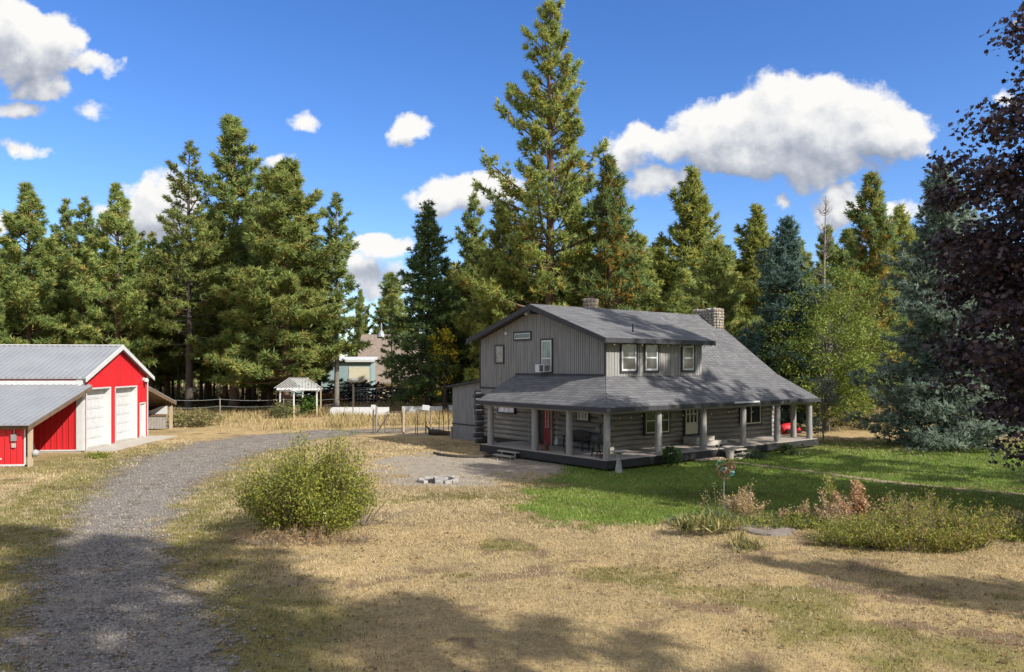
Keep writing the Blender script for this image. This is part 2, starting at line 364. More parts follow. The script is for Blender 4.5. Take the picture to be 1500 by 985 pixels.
    ov = nd(t, 'ShaderNodeMath', operation='MAXIMUM'); L(hi.outputs[0], ov.inputs[0]); L(bk.outputs[0], ov.inputs[1])
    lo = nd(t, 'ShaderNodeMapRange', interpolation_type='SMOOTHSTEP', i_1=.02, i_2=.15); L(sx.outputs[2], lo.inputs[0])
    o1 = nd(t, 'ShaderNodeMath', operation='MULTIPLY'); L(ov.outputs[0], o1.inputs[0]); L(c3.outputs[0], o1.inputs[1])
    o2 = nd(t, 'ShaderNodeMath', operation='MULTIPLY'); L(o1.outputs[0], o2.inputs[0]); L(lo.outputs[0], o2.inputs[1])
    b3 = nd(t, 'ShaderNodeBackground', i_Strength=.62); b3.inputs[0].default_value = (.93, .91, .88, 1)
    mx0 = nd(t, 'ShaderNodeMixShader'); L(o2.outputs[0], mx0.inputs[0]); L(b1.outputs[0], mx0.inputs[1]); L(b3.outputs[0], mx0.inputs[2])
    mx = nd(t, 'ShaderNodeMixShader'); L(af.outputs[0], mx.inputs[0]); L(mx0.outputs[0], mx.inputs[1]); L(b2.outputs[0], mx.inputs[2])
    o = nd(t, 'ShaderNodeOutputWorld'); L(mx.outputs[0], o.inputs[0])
    w.cycles.sampling_method = 'MANUAL'; w.cycles.sample_map_resolution = 512
build_world()

# ------------------------------------------------------------------ house frame (a = along the front, b = along the gable)
HX, HY, HT = 4.541, 37.83, .668
def hw(a, b): c, s = math.cos(HT), math.sin(HT); return HX + a * c - b * s, HY + a * s + b * c
def to_house(x, y):
    c, s = math.cos(HT), math.sin(HT); dx, dy = x - HX, y - HY; return dx * c + dy * s, -dx * s + dy * c

# ------------------------------------------------------------------ ground
DRV = np.array([(-5.9, 5, 1.5), (-6.0, 11.7, 1.5), (-7.9, 15.5, 1.35), (-10.3, 20, 1.3), (-12.8, 26.5, 1.6), (-14.4, 32, 2.0), (-15.5, 37.5, 2.4), (-16.0, 43, 2.9),
                (-15.4, 49, 3.4), (-12.6, 54.0, 2.6), (-8, 57.3, 1.7), (-2, 59.3, 1.4), (5, 61, 1.3), (13, 62, 1.2)])
def spline(P, n=220):
    k = len(P); t = np.linspace(0, k - 1, n); i = np.clip(np.floor(t).astype(int), 0, k - 2); f = (t - i)[:, None]
    g = lambda j: P[np.clip(j, 0, k - 1)]
    p0, p1, p2, p3 = g(i - 1), g(i), g(i + 1), g(i + 2)
    return .5 * (2 * p1 + (p2 - p0) * f + (2 * p0 - 5 * p1 + 4 * p2 - p3) * f ** 2 + (3 * p1 - p0 - 3 * p2 + p3) * f ** 3)
DS = spline(DRV)
PATH = spline(np.array([(10.6, 37.6, .16), (11.6, 36.2, .18), (12.98, 34.4, .24), (15.0, 31.2, .30), (18.0, 28.2, .24), (22, 25.4, .2), (27, 22, .2)]), 90)
def dist_to(S, x, y):
    x = np.atleast_1d(x); y = np.atleast_1d(y); d = np.full(x.shape, 1e9)
    for q in S[::3]: d = np.minimum(d, np.hypot(x - q[0], y - q[1]) - q[2])
    return d
def gz(x, y):
    x = np.asarray(x, float); y = np.asarray(y, float)
    far = sstep(46, 70, np.hypot(x, y))
    h = (fbm(x, y, .35, 3, 3) - .5) * .10 + (fbm(x, y, 1.6, 9, 2) - .5) * .045
    h = h * (1 - sstep(24, 32, y) * .6)
    h += .18 * np.exp(-((x + 5.4) / 2.6) ** 2 - ((y - 21.8) / 1.9) ** 2)
    h += .10 * np.exp(-((x - 7.2) / 3.) ** 2 - ((y - 21.8) / 1.8) ** 2)
    h += (fbm(x, y, .02, 5, 3) - .45) * .5 * far
    return h
GMIN = -.03
def masks(x, y):
    n1 = fbm(x, y, .35, 21, 4) - .5; n2 = fbm(x, y, 1.3, 33, 3) - .5
    # watered lawn in front of the porch
    l = np.minimum(sstep(-1.8, 2.4, x - .0 + n1 * 5 + n2 * 2 - sstep(26, 34, y) * .6), sstep(-2.0, 2.2, y - 22.7 - .5 * sstep(4, 8, x) + n1 * 5.0 + n2 * 2.4))
    a, b = to_house(x, y)
    l = l * (1 - .22 * sstep(12, 18, x + n1 * 5)) * (1 - sstep(40, 46, y) * .15)
    l = l * (1 - sstep(47, 51, y))
    # gravel yard by the gable end of the porch
    gv = .85 * sstep(-2.6, 1.6, 4.4 - np.hypot((x + 1.6) / 1.25, (y - 36.4) / 1.0) * .95 + n1 * 5.5 + n2 * 3) * sstep(.8, -1.5, x - 3.0 + n1 * 2)
    gv = np.maximum(gv, .75 * sstep(3.2, .6, np.hypot((x + 2.9) / 1.3, (y - 31.2)) + n1 * 3))
    gv = np.maximum(gv, .55 * sstep(3, -3, np.abs(y - 54 - n1 * 6) - 3) * sstep(-20, -12, x) * sstep(16, 6, x))
    # sparse green along the drive, at the bank and round the barn
    dd = dist_to(DS, x, y)
    sp = .62 * sstep(2.8, .2, np.abs(dd - .9) + n1 * 3.0) * sstep(52, 42, y)
    sp = np.maximum(sp, .55 * sstep(5, 1, np.hypot((x + 20.5) / 1.4, (y - 38) / 1.8) + n1 * 6))
    sp = np.maximum(sp, .62 * sstep(.07, .25, n1) * sstep(46, 40, y))
    sp = np.maximum(sp, .55 * sstep(1.3, 0., np.hypot((x + 2.2) / 2.2, y - 27.6) - .4 + n1 * 4))
    gr = np.clip(np.maximum(l, sp * (1 - gv)), 0, 1)
    gr = np.where(l > sp, gr, gr)
    soil = np.clip(sstep(.04, .28, n2 + n1 * .5) * .75 + sstep(1.6, .2, np.hypot((x + 3.6) / 1.4, y - 23.4) + n1 * 3) * .5, 0, 1)
    shade = sstep(-2, 3, y - 62 + n1 * 12) * 0
    return gr, gv, soil, l
def lines(core0, core1, step, far, n):
    c = np.arange(core0, core1 + step / 2, step); q = np.geomspace(step * 1.5, far, n)
    return np.concatenate([core0 - q[::-1], c, core1 + q])
gx = lines(-34, 40, .3, 2500, 26); gy = np.concatenate([[-2500, -900, -300, -100, -40, -15, -5, 0, 2, 4], np.arange(5, 80, .3), 80 + np.geomspace(.5, 3500, 26)])
XX, YY = np.meshgrid(gx, gy); fx, fy = XX.ravel(), YY.ravel()
gr, gv, soil, _ = masks(fx, fy)
ZZ = gz(fx, fy)
ny, nx = XX.shape
ii = (np.arange(ny - 1)[:, None] * nx + np.arange(nx - 1)[None, :]).ravel()
FF = np.stack([ii, ii + 1, ii + nx + 1, ii + nx], 1)
def ground_mat():
    m = bpy.data.materials.new('meadow_ground'); t = nt(m); L = t.links.new
    v = coords(t)
    at = nd(t, 'ShaderNodeAttribute', attribute_name='Col'); sx = nd(t, 'ShaderNodeSeparateColor'); L(at.outputs['Color'], sx.inputs[0])
    fine = noise_of(t, 14, 6, .7, v); mid = noise_of(t, 2.3, 6, .65, v); big = noise_of(t, .32, 4, .6, v); spk = noise_of(t, 60, 2, .8, v)
    dry = ramp(t, fine, [(.25, (.24, .17, .088)), (.5, (.43, .325, .175)), (.75, (.58, .45, .26))])
    dryb = ramp(t, mid, [(.3, (.74, .72, .70)), (.7, (1.16, 1.14, 1.06))])
    def mul(a, b, f=1.):
        q = nd(t, 'ShaderNodeMix', data_type='RGBA', blend_type='MULTIPLY'); q.inputs[0].default_value = f; L(a, q.inputs[6]); L(b, q.inputs[7]); return q.outputs[2]
    def mixc(f, a, b):
        q = nd(t, 'ShaderNodeMix', data_type='RGBA'); L(f, q.inputs[0]); L(a, q.inputs[6]); L(b, q.inputs[7]); return q.outputs[2]
    def mth(op, a, b, c=None):
        q = nd(t, 'ShaderNodeMath', operation=op)
        for i, z in enumerate((a, b, c)):
            if z is None: continue
            if isinstance(z, (int, float)): q.inputs[i].default_value = z
            else: L(z, q.inputs[i])
        return q.outputs[0]
    dry = mul(dry, dryb); dry = mul(dry, ramp(t, big, [(.35, (.82, .84, .82)), (.65, (1.1, 1.06, 1.0))]))
    grn = ramp(t, fine, [(.25, (.05, .09, .014)), (.55, (.12, .19, .03)), (.8, (.22, .28, .06))])
    ol = ramp(t, fine, [(.25, (.12, .11, .035)), (.55, (.23, .20, .075)), (.8, (.35, .29, .125))])
    lq = nd(t, 'ShaderNodeMapRange', interpolation_type='SMOOTHSTEP', i_1=.58, i_2=.78); L(sx.outputs[0], lq.inputs[0]); grn = mixc(lq.outputs[0], ol, grn)
    grn = mul(grn, ramp(t, mid, [(.3, (.8, .85, .8)), (.7, (1.25, 1.15, 1.1))]))
    grv = ramp(t, spk, [(.3, (.17, .145, .118)), (.52, (.34, .295, .24)), (.72, (.52, .465, .395))])
    grv = mul(grv, ramp(t, mid, [(.3, (.7, .68, .64)), (.7, (1.12, 1.1, 1.06))]))
    soi = ramp(t, fine, [(.3, (.13, .085, .05)), (.7, (.27, .185, .11))])
    def thr(s, n, w=.55):
        a = mth('MULTIPLY_ADD', n, w, -w / 2); b = mth('ADD', s, a)
        q = nd(t, 'ShaderNodeMapRange', interpolation_type='SMOOTHSTEP', i_1=.28, i_2=.72); L(b, q.inputs[0]); return q.outputs[0]
    c = mixc(thr(sx.outputs[2], fine, 1.1), dry, soi)
    c = mixc(thr(sx.outputs[0], mth('ADD', mth('MULTIPLY', fine, .6), mth('MULTIPLY', mid, .4)), 1.3), c, grn)
    c = mixc(thr(sx.outputs[1], fine, 1.0), c, grv)
    finish(t, c, .95, 0, mth('ADD', fine, spk), .55, .05, .1)
    return m
M['ground'] = ground_mat()
ground = np_obj('ground', np.stack([fx, fy, ZZ], 1), FF, M['ground'], None, np.stack([gr, gv, soil], 1)); tag(ground, None, None, None, 'structure')
ground.data.polygons.foreach_set('use_smooth', [True] * len(ground.data.polygons))
def drive_mat(name, cols, track):
    m = bpy.data.materials.new(name); t = nt(m); L = t.links.new; v = coords(t)
    at = nd(t, 'ShaderNodeAttribute', attribute_name='Col'); sx = nd(t, 'ShaderNodeSeparateColor'); L(at.outputs['Color'], sx.inputs[0])
    spk = noise_of(t, 38, 3, .75, v); mid = noise_of(t, 1.5, 6, .7, v); fine = noise_of(t, 9, 5, .7, v)
    vo = nd(t, 'ShaderNodeTexVoronoi', i_Scale=26); L(v, vo.inputs['Vector'])
    c = ramp(t, spk, [(.28, cols[0]), (.5, cols[1]), (.7, cols[2])])
    c2 = ramp(t, mid, [(.3, (.68, .68, .70)), (.7, (1.22, 1.18, 1.1))])
    q = nd(t, 'ShaderNodeMix', data_type='RGBA', blend_type='MULTIPLY'); q.inputs[0].default_value = 1; L(c, q.inputs[6]); L(c2, q.inputs[7])
    st = ramp(t, vo.outputs['Color'], [(.0, (.6, .6, .6)), (.8, (1.0, 1, 1)), (1., (1.9, 1.85, 1.75))])
    q1 = nd(t, 'ShaderNodeMix', data_type='RGBA', blend_type='MULTIPLY'); q1.inputs[0].default_value = 1; L(q.outputs[2], q1.inputs[6]); L(st, q1.inputs[7])
    # packed wheel tracks carry less loose stone than the crown between them
    q2 = nd(t, 'ShaderNodeMix', data_type='RGBA'); q2.inputs[7].default_value = (*track, 1); L(q1.outputs[2], q2.inputs[6])
    mt = nd(t, 'ShaderNodeMath', operation='MULTIPLY', i_1=.6); L(sx.outputs[1], mt.inputs[0]); mt2 = nd(t, 'ShaderNodeMath', operation='MULTIPLY'); L(mt.outputs[0], mt2.inputs[0]); L(mid, mt2.inputs[1]); L(mt2.outputs[0], q2.inputs[0])
    ad = nd(t, 'ShaderNodeMath', operation='MULTIPLY_ADD', i_1=1.7, i_2=-.85); L(fine, ad.inputs[0])
    ad1 = nd(t, 'ShaderNodeMath', operation='MULTIPLY_ADD', i_1=1.7, i_2=-.85); L(mid, ad1.inputs[0])
    ad2 = nd(t, 'ShaderNodeMath', operation='ADD'); L(ad.outputs[0], ad2.inputs[0]); L(ad1.outputs[0], ad2.inputs[1])
    ad3 = nd(t, 'ShaderNodeMath', operation='ADD'); L(sx.outputs[0], ad3.inputs[0]); L(ad2.outputs[0], ad3.inputs[1])
    al = nd(t, 'ShaderNodeMapRange', interpolation_type='SMOOTHSTEP', i_1=.2, i_2=.55); L(ad3.outputs[0], al.inputs[0])
    bp = nd(t, 'ShaderNodeMath', operation='ADD'); L(spk, bp.inputs[0]); L(vo.outputs['Distance'], bp.inputs[1])
    finish(t, q2.outputs[2], .95, 0, bp.outputs[0], .6, .04, .1, al.outputs[0])
    return m
def strip(name, S, m, over=1.35, nc=17, zoff=.02):
    d = np.gradient(S[:, :2], axis=0); d = norm(d); n = np.stack([-d[:, 1], d[:, 0]], 1)
    u = np.linspace(-1, 1, nc); V = []; C = []
    for k in u:
        wv = 1 + 1.0 * (fbm(S[:, 0] + (50 if k > 0 else 0), S[:, 1], .55, 63, 3) - .5)[:, None]
        p = S[:, :2] + n * (S[:, 2:3] * over * k * wv); V.append(np.stack([p[:, 0], p[:, 1], gz(p[:, 0], p[:, 1]) + zoff], 1))
        e = np.clip((1 - abs(k)) * 1.3, 0, .93); tr = math.exp(-((abs(k) - .42) / .16) ** 2)
        if name == 'driveway': e = e - .42 * math.exp(-(k / .15) ** 2)
        C.append(np.stack([e * (1 - .38 * sstep(51, 57, S[:, 1])) if name == 'driveway' else np.full(len(S), e), np.full(len(S), tr), np.zeros(len(S))], 1))
    V = np.stack(V, 1).reshape(-1, 3); C = np.stack(C, 1).reshape(-1, 3)
    i = (np.arange(len(S) - 1)[:, None] * nc + np.arange(nc - 1)[None, :]).ravel()
    o = np_obj(name, V, np.stack([i, i + nc, i + nc + 1, i + 1], 1)[:, ::-1], m, None, C); tag(o, None, None, None, 'structure'); return o
strip('driveway', spline(DRV, 400), drive_mat('drive_gravel', ((.13, .117, .103), (.26, .232, .203), (.46, .42, .37)), (.185, .163, .143)), 1.42)
strip('footpath', PATH, drive_mat('worn_path_dirt', ((.22, .17, .11), (.34, .27, .18), (.44, .36, .25)), (.36, .29, .20)), 1.5, 11, .015)

# ------------------------------------------------------------------ grass as real blades
def blades(name, n, ymin, ymax, hgt, wid, label_kind, pick, colf, xlim=(-40, 40), lean=.5, wscale=.0011, seed=1):
    rg = np.random.default_rng(seed)
    y = np.sqrt(rg.uniform(ymin ** 2, ymax ** 2, n)) if ymax < 60 else rg.uniform(ymin, ymax, n)
    x = rg.uniform(-.72, .72, n) * (y + 2)
    k = (x > xlim[0]) & (x < xlim[1]); x, y = x[k], y[k]
    keep, hs = pick(x, y, rg); x, y, hs = x[keep], y[keep], hs[keep]; n = len(x)
    z = gz(x, y) - .005; h = hgt * hs * rg.uniform(.5, 1.3, n)
    az = rg.uniform(0, 2 * math.pi, n); w = (wid + wscale * y) * rg.uniform(.6, 1.3, n)
    ax = rg.uniform(0, 2 * math.pi, n); ln = rg.uniform(0, lean, n) * h * 2
    b = np.stack([x, y, z], 1); sd_ = np.stack([np.cos(az), np.sin(az), 0 * az], 1) * (w / 2)[:, None]
    tip = b + np.stack([np.cos(ax) * ln, np.sin(ax) * ln, h], 1)
    V = np.stack([b - sd_, b + sd_, tip], 1).reshape(-1, 3); F = np.arange(3 * n).reshape(-1, 3)
    C = np.repeat(colf(x, y, rg), 3, 0) * np.tile(np.array([.8, .8, 1.1]), n)[:, None]
    o = np_obj(name, V, F, M['blade'], None, C); tag(o, None, None, None, 'stuff'); return o
def footprint(x, y):
    a, b = to_house(x, y)
    hs = (a > -2.7) & (a < 15) & (b > -2.8) & (b < 7) | (a > 0) & (a < 15) & (b > 6) & (b < 15.2)
    bx = (x + 23.1) * .9954 + (y - 41.8) * .0957; by = -(x + 23.1) * .0957 + (y - 41.8) * .9954
    return hs | ((bx < 1.7) & (by > -.4) & (by < 10)) | ((bx < .4) & (by > -6.1) & (by < 10))
def pick_lawn(x, y, rg):
    g, v, s, l = masks(x, y); d = dist_to(DS, x, y)
    p = (1 - .92 * sstep(.45, .8, v)) * (.03 + .97 * sstep(-.75, .35, d + (fbm(x, y, 1.2, 61, 3) - .5) * 1.6)) * (1 - .5 * s) * np.where(dist_to(PATH, x, y) < 0, .1, 1)
    clump = .45 + .85 * fbm(x, y, 2.6, 51, 3)
    return (rg.uniform(0, 1, len(x)) < p * clump) & ~footprint(x, y), .72 + .5 * clump * (.8 + .35 * g)
def col_lawn(x, y, rg):
    g, v, s, l = masks(x, y); n = fbm(x, y, 3.5, 71, 2) - .5
    t = rg.uniform(0, 1, (len(x), 1)); dry = np.array([.37, .295, .165]) * (1 - t) + np.array([.61, .495, .31]) * t
    t2 = rg.uniform(0, 1, (len(x), 1)); grn = np.array([.12, .18, .03]) * (1 - t2) + np.array([.31, .345, .085]) * t2
    olive = np.array([.16, .155, .045]) * (1 - t2) + np.array([.32, .275, .10]) * t2
    lush = np.where((l > .55)[:, None], grn, olive)
    pg = sstep(.25, .75, g + n * 1.1 + rg.uniform(-.22, .22, len(x)))
    return np.where((rg.uniform(0, 1, len(x)) < pg)[:, None], lush, dry) * (1 + (fbm(x, y, .5, 91, 3) - .5) * 1.0)[:, None]
blades('dry_grass', 460000, 9.3, 30, .052, .004, '', pick_lawn, col_lawn, (-20, 22), .55, .0009, 11)
blades('lawn_grass', 170000, 22, 50, .085, .010, '', pick_lawn, col_lawn, (-26, 34), .6, .0009, 12)
def pick_tall(x, y, rg):
    dr = dist_to(DS, x, y); n = fbm(x, y, .16, 44, 3)
    p = sstep(.2, 2.6, dr) * sstep(.40, .58, n + .12 * sstep(62, 76, y)) * sstep(54, 66, y + (fbm(x, y, .25, 8, 3) - .5) * 22)
    return (rg.uniform(0, 1, len(x)) < p) & ~footprint(x, y), .5 + 1.1 * n
def col_tall(x, y, rg):
    t = rg.uniform(0, 1, (len(x), 1)); c = np.array([.33, .235, .105]) * (1 - t) + np.array([.56, .44, .23]) * t
    return np.where(rg.uniform(0, 1, (len(x), 1)) < .16, np.array([[.14, .15, .045]]), c) * (.85 + .4 * fbm(x, y, .3, 5, 3))[:, None]
blades('tall_grass', 110000, 52, 100, .52, .022, '', pick_tall, col_tall, (-46, 60), .5, .0007, 13)

# loose stones on the drive, dropped leaves and needles on the grass
def scatter():
    rg = np.random.default_rng(88); n = 15000
    i = (rg.uniform(0, 1, n) ** 1.3 * 130).astype(int); q = DS[i]; dr = np.gradient(DS[:, :2], axis=0)[i]; dr = norm(dr); nn = np.stack([-dr[:, 1], dr[:, 0]], 1)
    p = q[:, :2] + nn * (rg.normal(0, .62, n) * q[:, 2] * 1.1)[:, None] + rg.uniform(-.3, .3, (n, 2)); k = p[:, 1] > 9; p = p[k]; n = len(p)
    s = rg.uniform(.012, .034, n) * (1 + .6 * (rg.uniform(0, 1, n) < .06)); o = np.array([(1, 0, 0), (0, 1, 0), (-1, 0, 0), (0, -1, 0), (0, 0, .7), (0, 0, -.7)])
    V = np.stack([p[:, 0], p[:, 1], gz(p[:, 0], p[:, 1]) + .025], 1)[:, None, :] + o[None] * s[:, None, None] * rg.uniform(.6, 1.4, (n, 6, 1))
    f = np.array([(0, 1, 4), (1, 2, 4), (2, 3, 4), (3, 0, 4), (1, 0, 5), (2, 1, 5), (3, 2, 5), (0, 3, 5)])
    F = (f[None] + 6 * np.arange(n)[:, None, None]).reshape(-1, 3); c = np.array([.31, .285, .255]) * rg.uniform(.45, 1.5, (n, 1))
    tag(np_obj('gravel', V.reshape(-1, 3), F, M['blade'], None, np.repeat(c, 6, 0)), 'loose grey stones spread over the gravel drive', None, None, 'stuff')
    n = 9000; y = np.sqrt(rg.uniform(9.5 ** 2, 34 ** 2, n)); x = rg.uniform(-.7, .72, n) * y; k = (fbm(x, y, .3, 19, 3) > .46) & ~footprint(x, y); x, y = x[k], y[k]; n = len(x)
    a = rg.uniform(0, 6.28, n); s = rg.uniform(.025, .06, n); z = gz(x, y) + rg.uniform(.02, .05, n)
    u = np.stack([np.cos(a), np.sin(a), rg.uniform(-.4, .4, n)], 1) * s[:, None]; v = np.stack([-np.sin(a), np.cos(a), rg.uniform(-.4, .4, n)], 1) * (s * .55)[:, None]; c0 = np.stack([x, y, z], 1)
    V = np.stack([c0 - u, c0 + v, c0 + u, c0 - v], 1).reshape(-1, 3)
    cc = np.array([(.30, .17, .07), (.20, .12, .06), (.42, .27, .09), (.13, .085, .05)])[rg.choice(4, n)] * rg.uniform(.7, 1.2, (n, 1))
    tag(np_obj('fallen_leaves', V, np.arange(4 * n).reshape(-1, 4), M['blade'], None, np.repeat(cc, 4, 0)), 'scattered brown leaves lying on the dry grass', None, None, 'stuff')
scatter()
# ------------------------------------------------------------------ the log house
DK = .485
def build_house():
    H = thing('log_house', 'grey two storey log house with wraparound porch and charcoal shingle roof', 'house', (HX, HY, 0), HT)
    W = 10.27; RB = 5.06; ZR = 7.95
    zf = lambda b: ZR - .345 * (RB - b)                 # upper roof towards the front
    zb_ = lambda b: ZR - .294 * (b - RB)
    zt = lambda b: (zf(b) if b < RB else zb_(b)) - .22
    # gable siding: vertical boards with gaps, on a backing wall
    rg = random.Random(3)
    g = MB(); n = 66; w = W / n
    for i in range(n):
        b0, b1 = i * w + .016, (i + 1) * w - .016; bm = (b0 + b1) / 2
        lo = 4.02 if bm < 6.95 else 3.42
        d = .03 + rg.uniform(0, .012)
        g.prism([(0, b0, lo), (0, b1, lo), (0, b1, zt(b1)), (0, b0, zt(b0))], (-d, 0, 0))
    g.prism([(.1, 0, 3.0), (.1, W, 3.0), (.1, W, zt(W)), (.1, RB, zt(RB)), (.1, 0, zt(0))], (-.1, 0, 0))
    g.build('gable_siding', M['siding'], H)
    t = MB(); t.box(-.05, .02, W, W + .1, 3.3, zt(W)).box(-.05, -.0, -.07, .06, 4.1, zt(0)).box(-.06, -.01, .1, 6.95, 4.13, 4.25)
    t.box(-.055, -.005, 6.95, W, 3.33, 3.43)
    t.build('corner_trim', M['trimdark'], H)
    # dormer front wall
    d = MB(); n = 37; w = 7.35 / n
    for i in range(n):
        d.box(i * w + .012, (i + 1) * w - .012, -.03 - rg.uniform(0, .01), 0, 4.1, zf(0) - .16)
    d.box(.0, 7.35, 0.002, .1, 3.9, zf(0) - .2)
    for i in range(17):                                  # right cheek
        b0 = i * .3 + .012; b1 = b0 + .28
        d.prism([(7.35, b0, 4.1 + .749 * b0 - .1), (7.35, b1, 4.1 + .749 * b1 - .1), (7.35, b1, max(zf(b1) - .16, 4.1 + .749 * b1)), (7.35, b0, max(zf(b0) - .16, 4.1 + .749 * b0))], (.03, 0, 0))
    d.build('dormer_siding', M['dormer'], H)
    # lower log walls, built course by course
    def logwall(name, p0, p1, zs, rad, ext0, ext1, nd_):
        m = MB(); p0 = Vector(p0); p1 = Vector(p1); u = (p1 - p0).normalized()
        for i, z in enumerate(zs):
            r = rad * rg.uniform(.93, 1.06); k = 6
            a = p0 - u * (ext0 * rg.uniform(.7, 1.25) if i % 2 == 0 else .0); b = p1 + u * (ext1 * rg.uniform(.7, 1.25))
            pts = [a.lerp(b, j / k) + Vector((0, 0, z + rg.uniform(-.008, .008))) for j in range(k + 1)]
            m.tube(pts, [r * rg.uniform(.96, 1.04) for _ in pts], 12)
        return m.build(name, M['log'], H, True)
    zs = [DK - .1 + .135 + i * .262 for i in range(11)]
    logwall('log_wall', (.16, .2, 0), (14.1, .2, 0), zs, .142, .45, .35, 0)
    logwall('log_wall', (.16, .2, .12), (.16, W - .1, .12), [z for z in zs if z < 3.1], .142, .4, .0, 0)
    e = MB()
    for i in range(9):                                   # crossing log ends at the back corner
        z = .25 + i * .33
        e.tube([(.3, W - .12 + rg.uniform(-.03, .03), z), (-.42 - rg.uniform(0, .25), W - .12, z + rg.uniform(-.02, .02))], [.15, .135], 10)
    e.build('log_end', M['logend'], H, True)
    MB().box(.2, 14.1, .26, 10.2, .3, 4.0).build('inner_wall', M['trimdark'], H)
    rw = MB(); rw.prism([(14.1, .05, .3), (14.1, W, .3), (14.1, W, zt(W)), (14.1, RB, ZR - .25), (14.1, .05, 3.9)], (-.15, 0, 0)); rw.box(.1, 14.1, W - .05, W + .05, .3, zt(W)); rw.build('rear_wall', M['siding'], H)
    # roofs
    def roofpart(name, *polys):
        m = MB()
        for p, dz in polys: m.slab(p, dz)
        return m.build(name, M['roof'], H)
    roofpart('dormer_roof', ([(-.59, -.59, zf(-.59)), (7.71, -.59, zf(-.59)), (7.71, RB, ZR), (-.59, RB, ZR)], .12))
    roofpart('rear_roof', ([(-.59, RB, ZR + .003), (14.51, RB, ZR + .003), (14.51, 10.87, zb_(10.87)), (-.59, 10.87, zb_(10.87))], .12))
    roofpart('main_roof', ([(7.3, 0, 4.16), (14.51, 0, 4.16), (14.51, RB, ZR), (7.3, RB, ZR)], .14))
    roofpart('porch_roof', ([(0.02, 0, 4.163), (0.02, 0.0, 4.163), (-2.68, -2.75, 2.81), (14.51, -2.75, 2.81), (14.51, 0, 4.163)][1:], .1),
             ([(0, 0.02, 4.16), (0, 6.93, 4.16), (-2.68, 6.93, 2.81), (-2.68, -2.75, 2.81)], .1))
    # fascia and rakes
    f = MB()
    f.box(-.62, 7.74, -.64, -.592, zf(-.59) - .24, zf(-.59) - .004)
    for b0, b1, z0, z1 in ((-.64, RB, zf(-.64), ZR), (RB, 10.92, ZR, zb_(10.92))):
        f.prism([(-.592, b0, z0 - .01), (-.592, b1, z1 - .01), (-.592, b1, z1 - .30), (-.592, b0, z0 - .26)], (-.05, 0, 0))
        f.prism([(7.712 if b0 < 0 else 14.512, b0, z0 - .01), (7.712 if b0 < 0 else 14.512, b1, z1 - .01), (7.712 if b0 < 0 else 14.512, b1, z1 - .28), (7.712 if b0 < 0 else 14.512, b0, z0 - .25)], (.05, 0, 0))
    f.box(-2.74, 14.56, -2.80, -2.752, 2.60, 2.80)
    f.box(-2.73, -2.682, -2.75, 6.98, 2.60, 2.80)
    f.prism([(-2.68, 6.932, 2.8), (0, 6.932, 4.15), (0, 6.932, 3.98), (-2.68, 6.932, 2.6)], (0, .05, 0))
    for a, b in (((14.512, -2.75, 2.8), (14.512, 0, 4.15)), ((14.512, 0, 4.15), (14.512, RB, ZR))):
        f.prism([a, b, (b[0], b[1], b[2] - .2), (a[0], a[1], a[2] - .2)], (.05, 0, 0))
    f.build('fascia', M['trimdark'], H)
    sf = MB(); sf.box(-2.6, 14.4, -2.7, -.02, 2.62, 2.66).box(-2.6, -.02, -.02, 6.85, 2.62, 2.66); sf.build('porch_ceiling', M['trimdark'], H)
    rt = MB()
    for i in range(11):
        a = -.3 + i * .78
        rt.obox((a, -.34, zf(-.34) - .22), (.09, .5, .13), 0, math.atan(.345))
    rt.build('rafter_tail', M['oldwood'], H)
    bm = MB(); bm.obox((-.34, RB, ZR - .42), (.62, .14, .2)); bm.build('ridge_beam', M['trimdark'], H)
    # deck
    dk = MB()
    for i in range(30):
        b = -2.6 + i * .0965; dk.box(-2.55, 14.55, b, b + .088, DK - .04, DK - rg.uniform(0, .004))
    for i in range(29):
        a = -2.55 + i * .0965; dk.box(a, a + .088, .295, 6.75, DK - .04, DK - rg.uniform(0, .004))
    dk.build('deck', M['deck'], H)
    rm = MB(); rm.box(-2.62, 14.6, -2.66, -2.61, .1, DK - .03).box(-2.61, -2.56, -2.6, 6.8, .1, DK - .03).box(-2.55, .1, 6.76, 6.81, .1, DK - .03).box(14.56, 14.61, -2.6, .2, .1, DK - .03)
    rm.build('rim_board', M['rim'], H)
    for a, b in ((-2.285, .092), (-2.285, 2.608), (-2.285, 6.256), (-2.285, -2.355), (1.151, -2.355), (4.484, -2.355), (7.777, -2.355), (10.901, -2.355), (14.1, -2.355), (14.25, -1.25)):
        q = MB(); k = 7; r = rg.uniform(.155, .175)
        q.tube([(a + rg.uniform(-.012, .012), b + rg.uniform(-.012, .012), DK - .01 + (2.62 - DK) * j / k) for j in range(k + 1)], [r * (1.05 - .1 * j / k) * rg.uniform(.97, 1.03) for j in range(k + 1)], 12)
        q.build('porch_post', M['post'], H, True)
    pb = MB(); pb.box(-2.4, 14.5, -2.45, -2.26, 2.50, 2.615).box(-2.38, -2.19, -2.26, 6.8, 2.50, 2.615); pb.build('porch_beam', M['post'], H)
    # openings: every window is a trim with its own sash and panes
    def bx(m, ax, c0, c1, z0, z1, d0, d1):
        if ax == 'A': m.box(-d1, -d0, c0, c1, z0, z1)
        else: m.box(c0, c1, -d1, -d0, z0, z1)
        return m
    def ring(ax, c0, c1, z0, z1, w, d0, d1, m=None):
        m = m or MB()
        bx(m, ax, c0, c1, z0, z0 + w, d0, d1); bx(m, ax, c0, c1, z1 - w, z1, d0, d1)
        bx(m, ax, c0, c0 + w, z0 + w, z1 - w, d0, d1); bx(m, ax, c1 - w, c1, z0 + w, z1 - w, d0, d1); return m
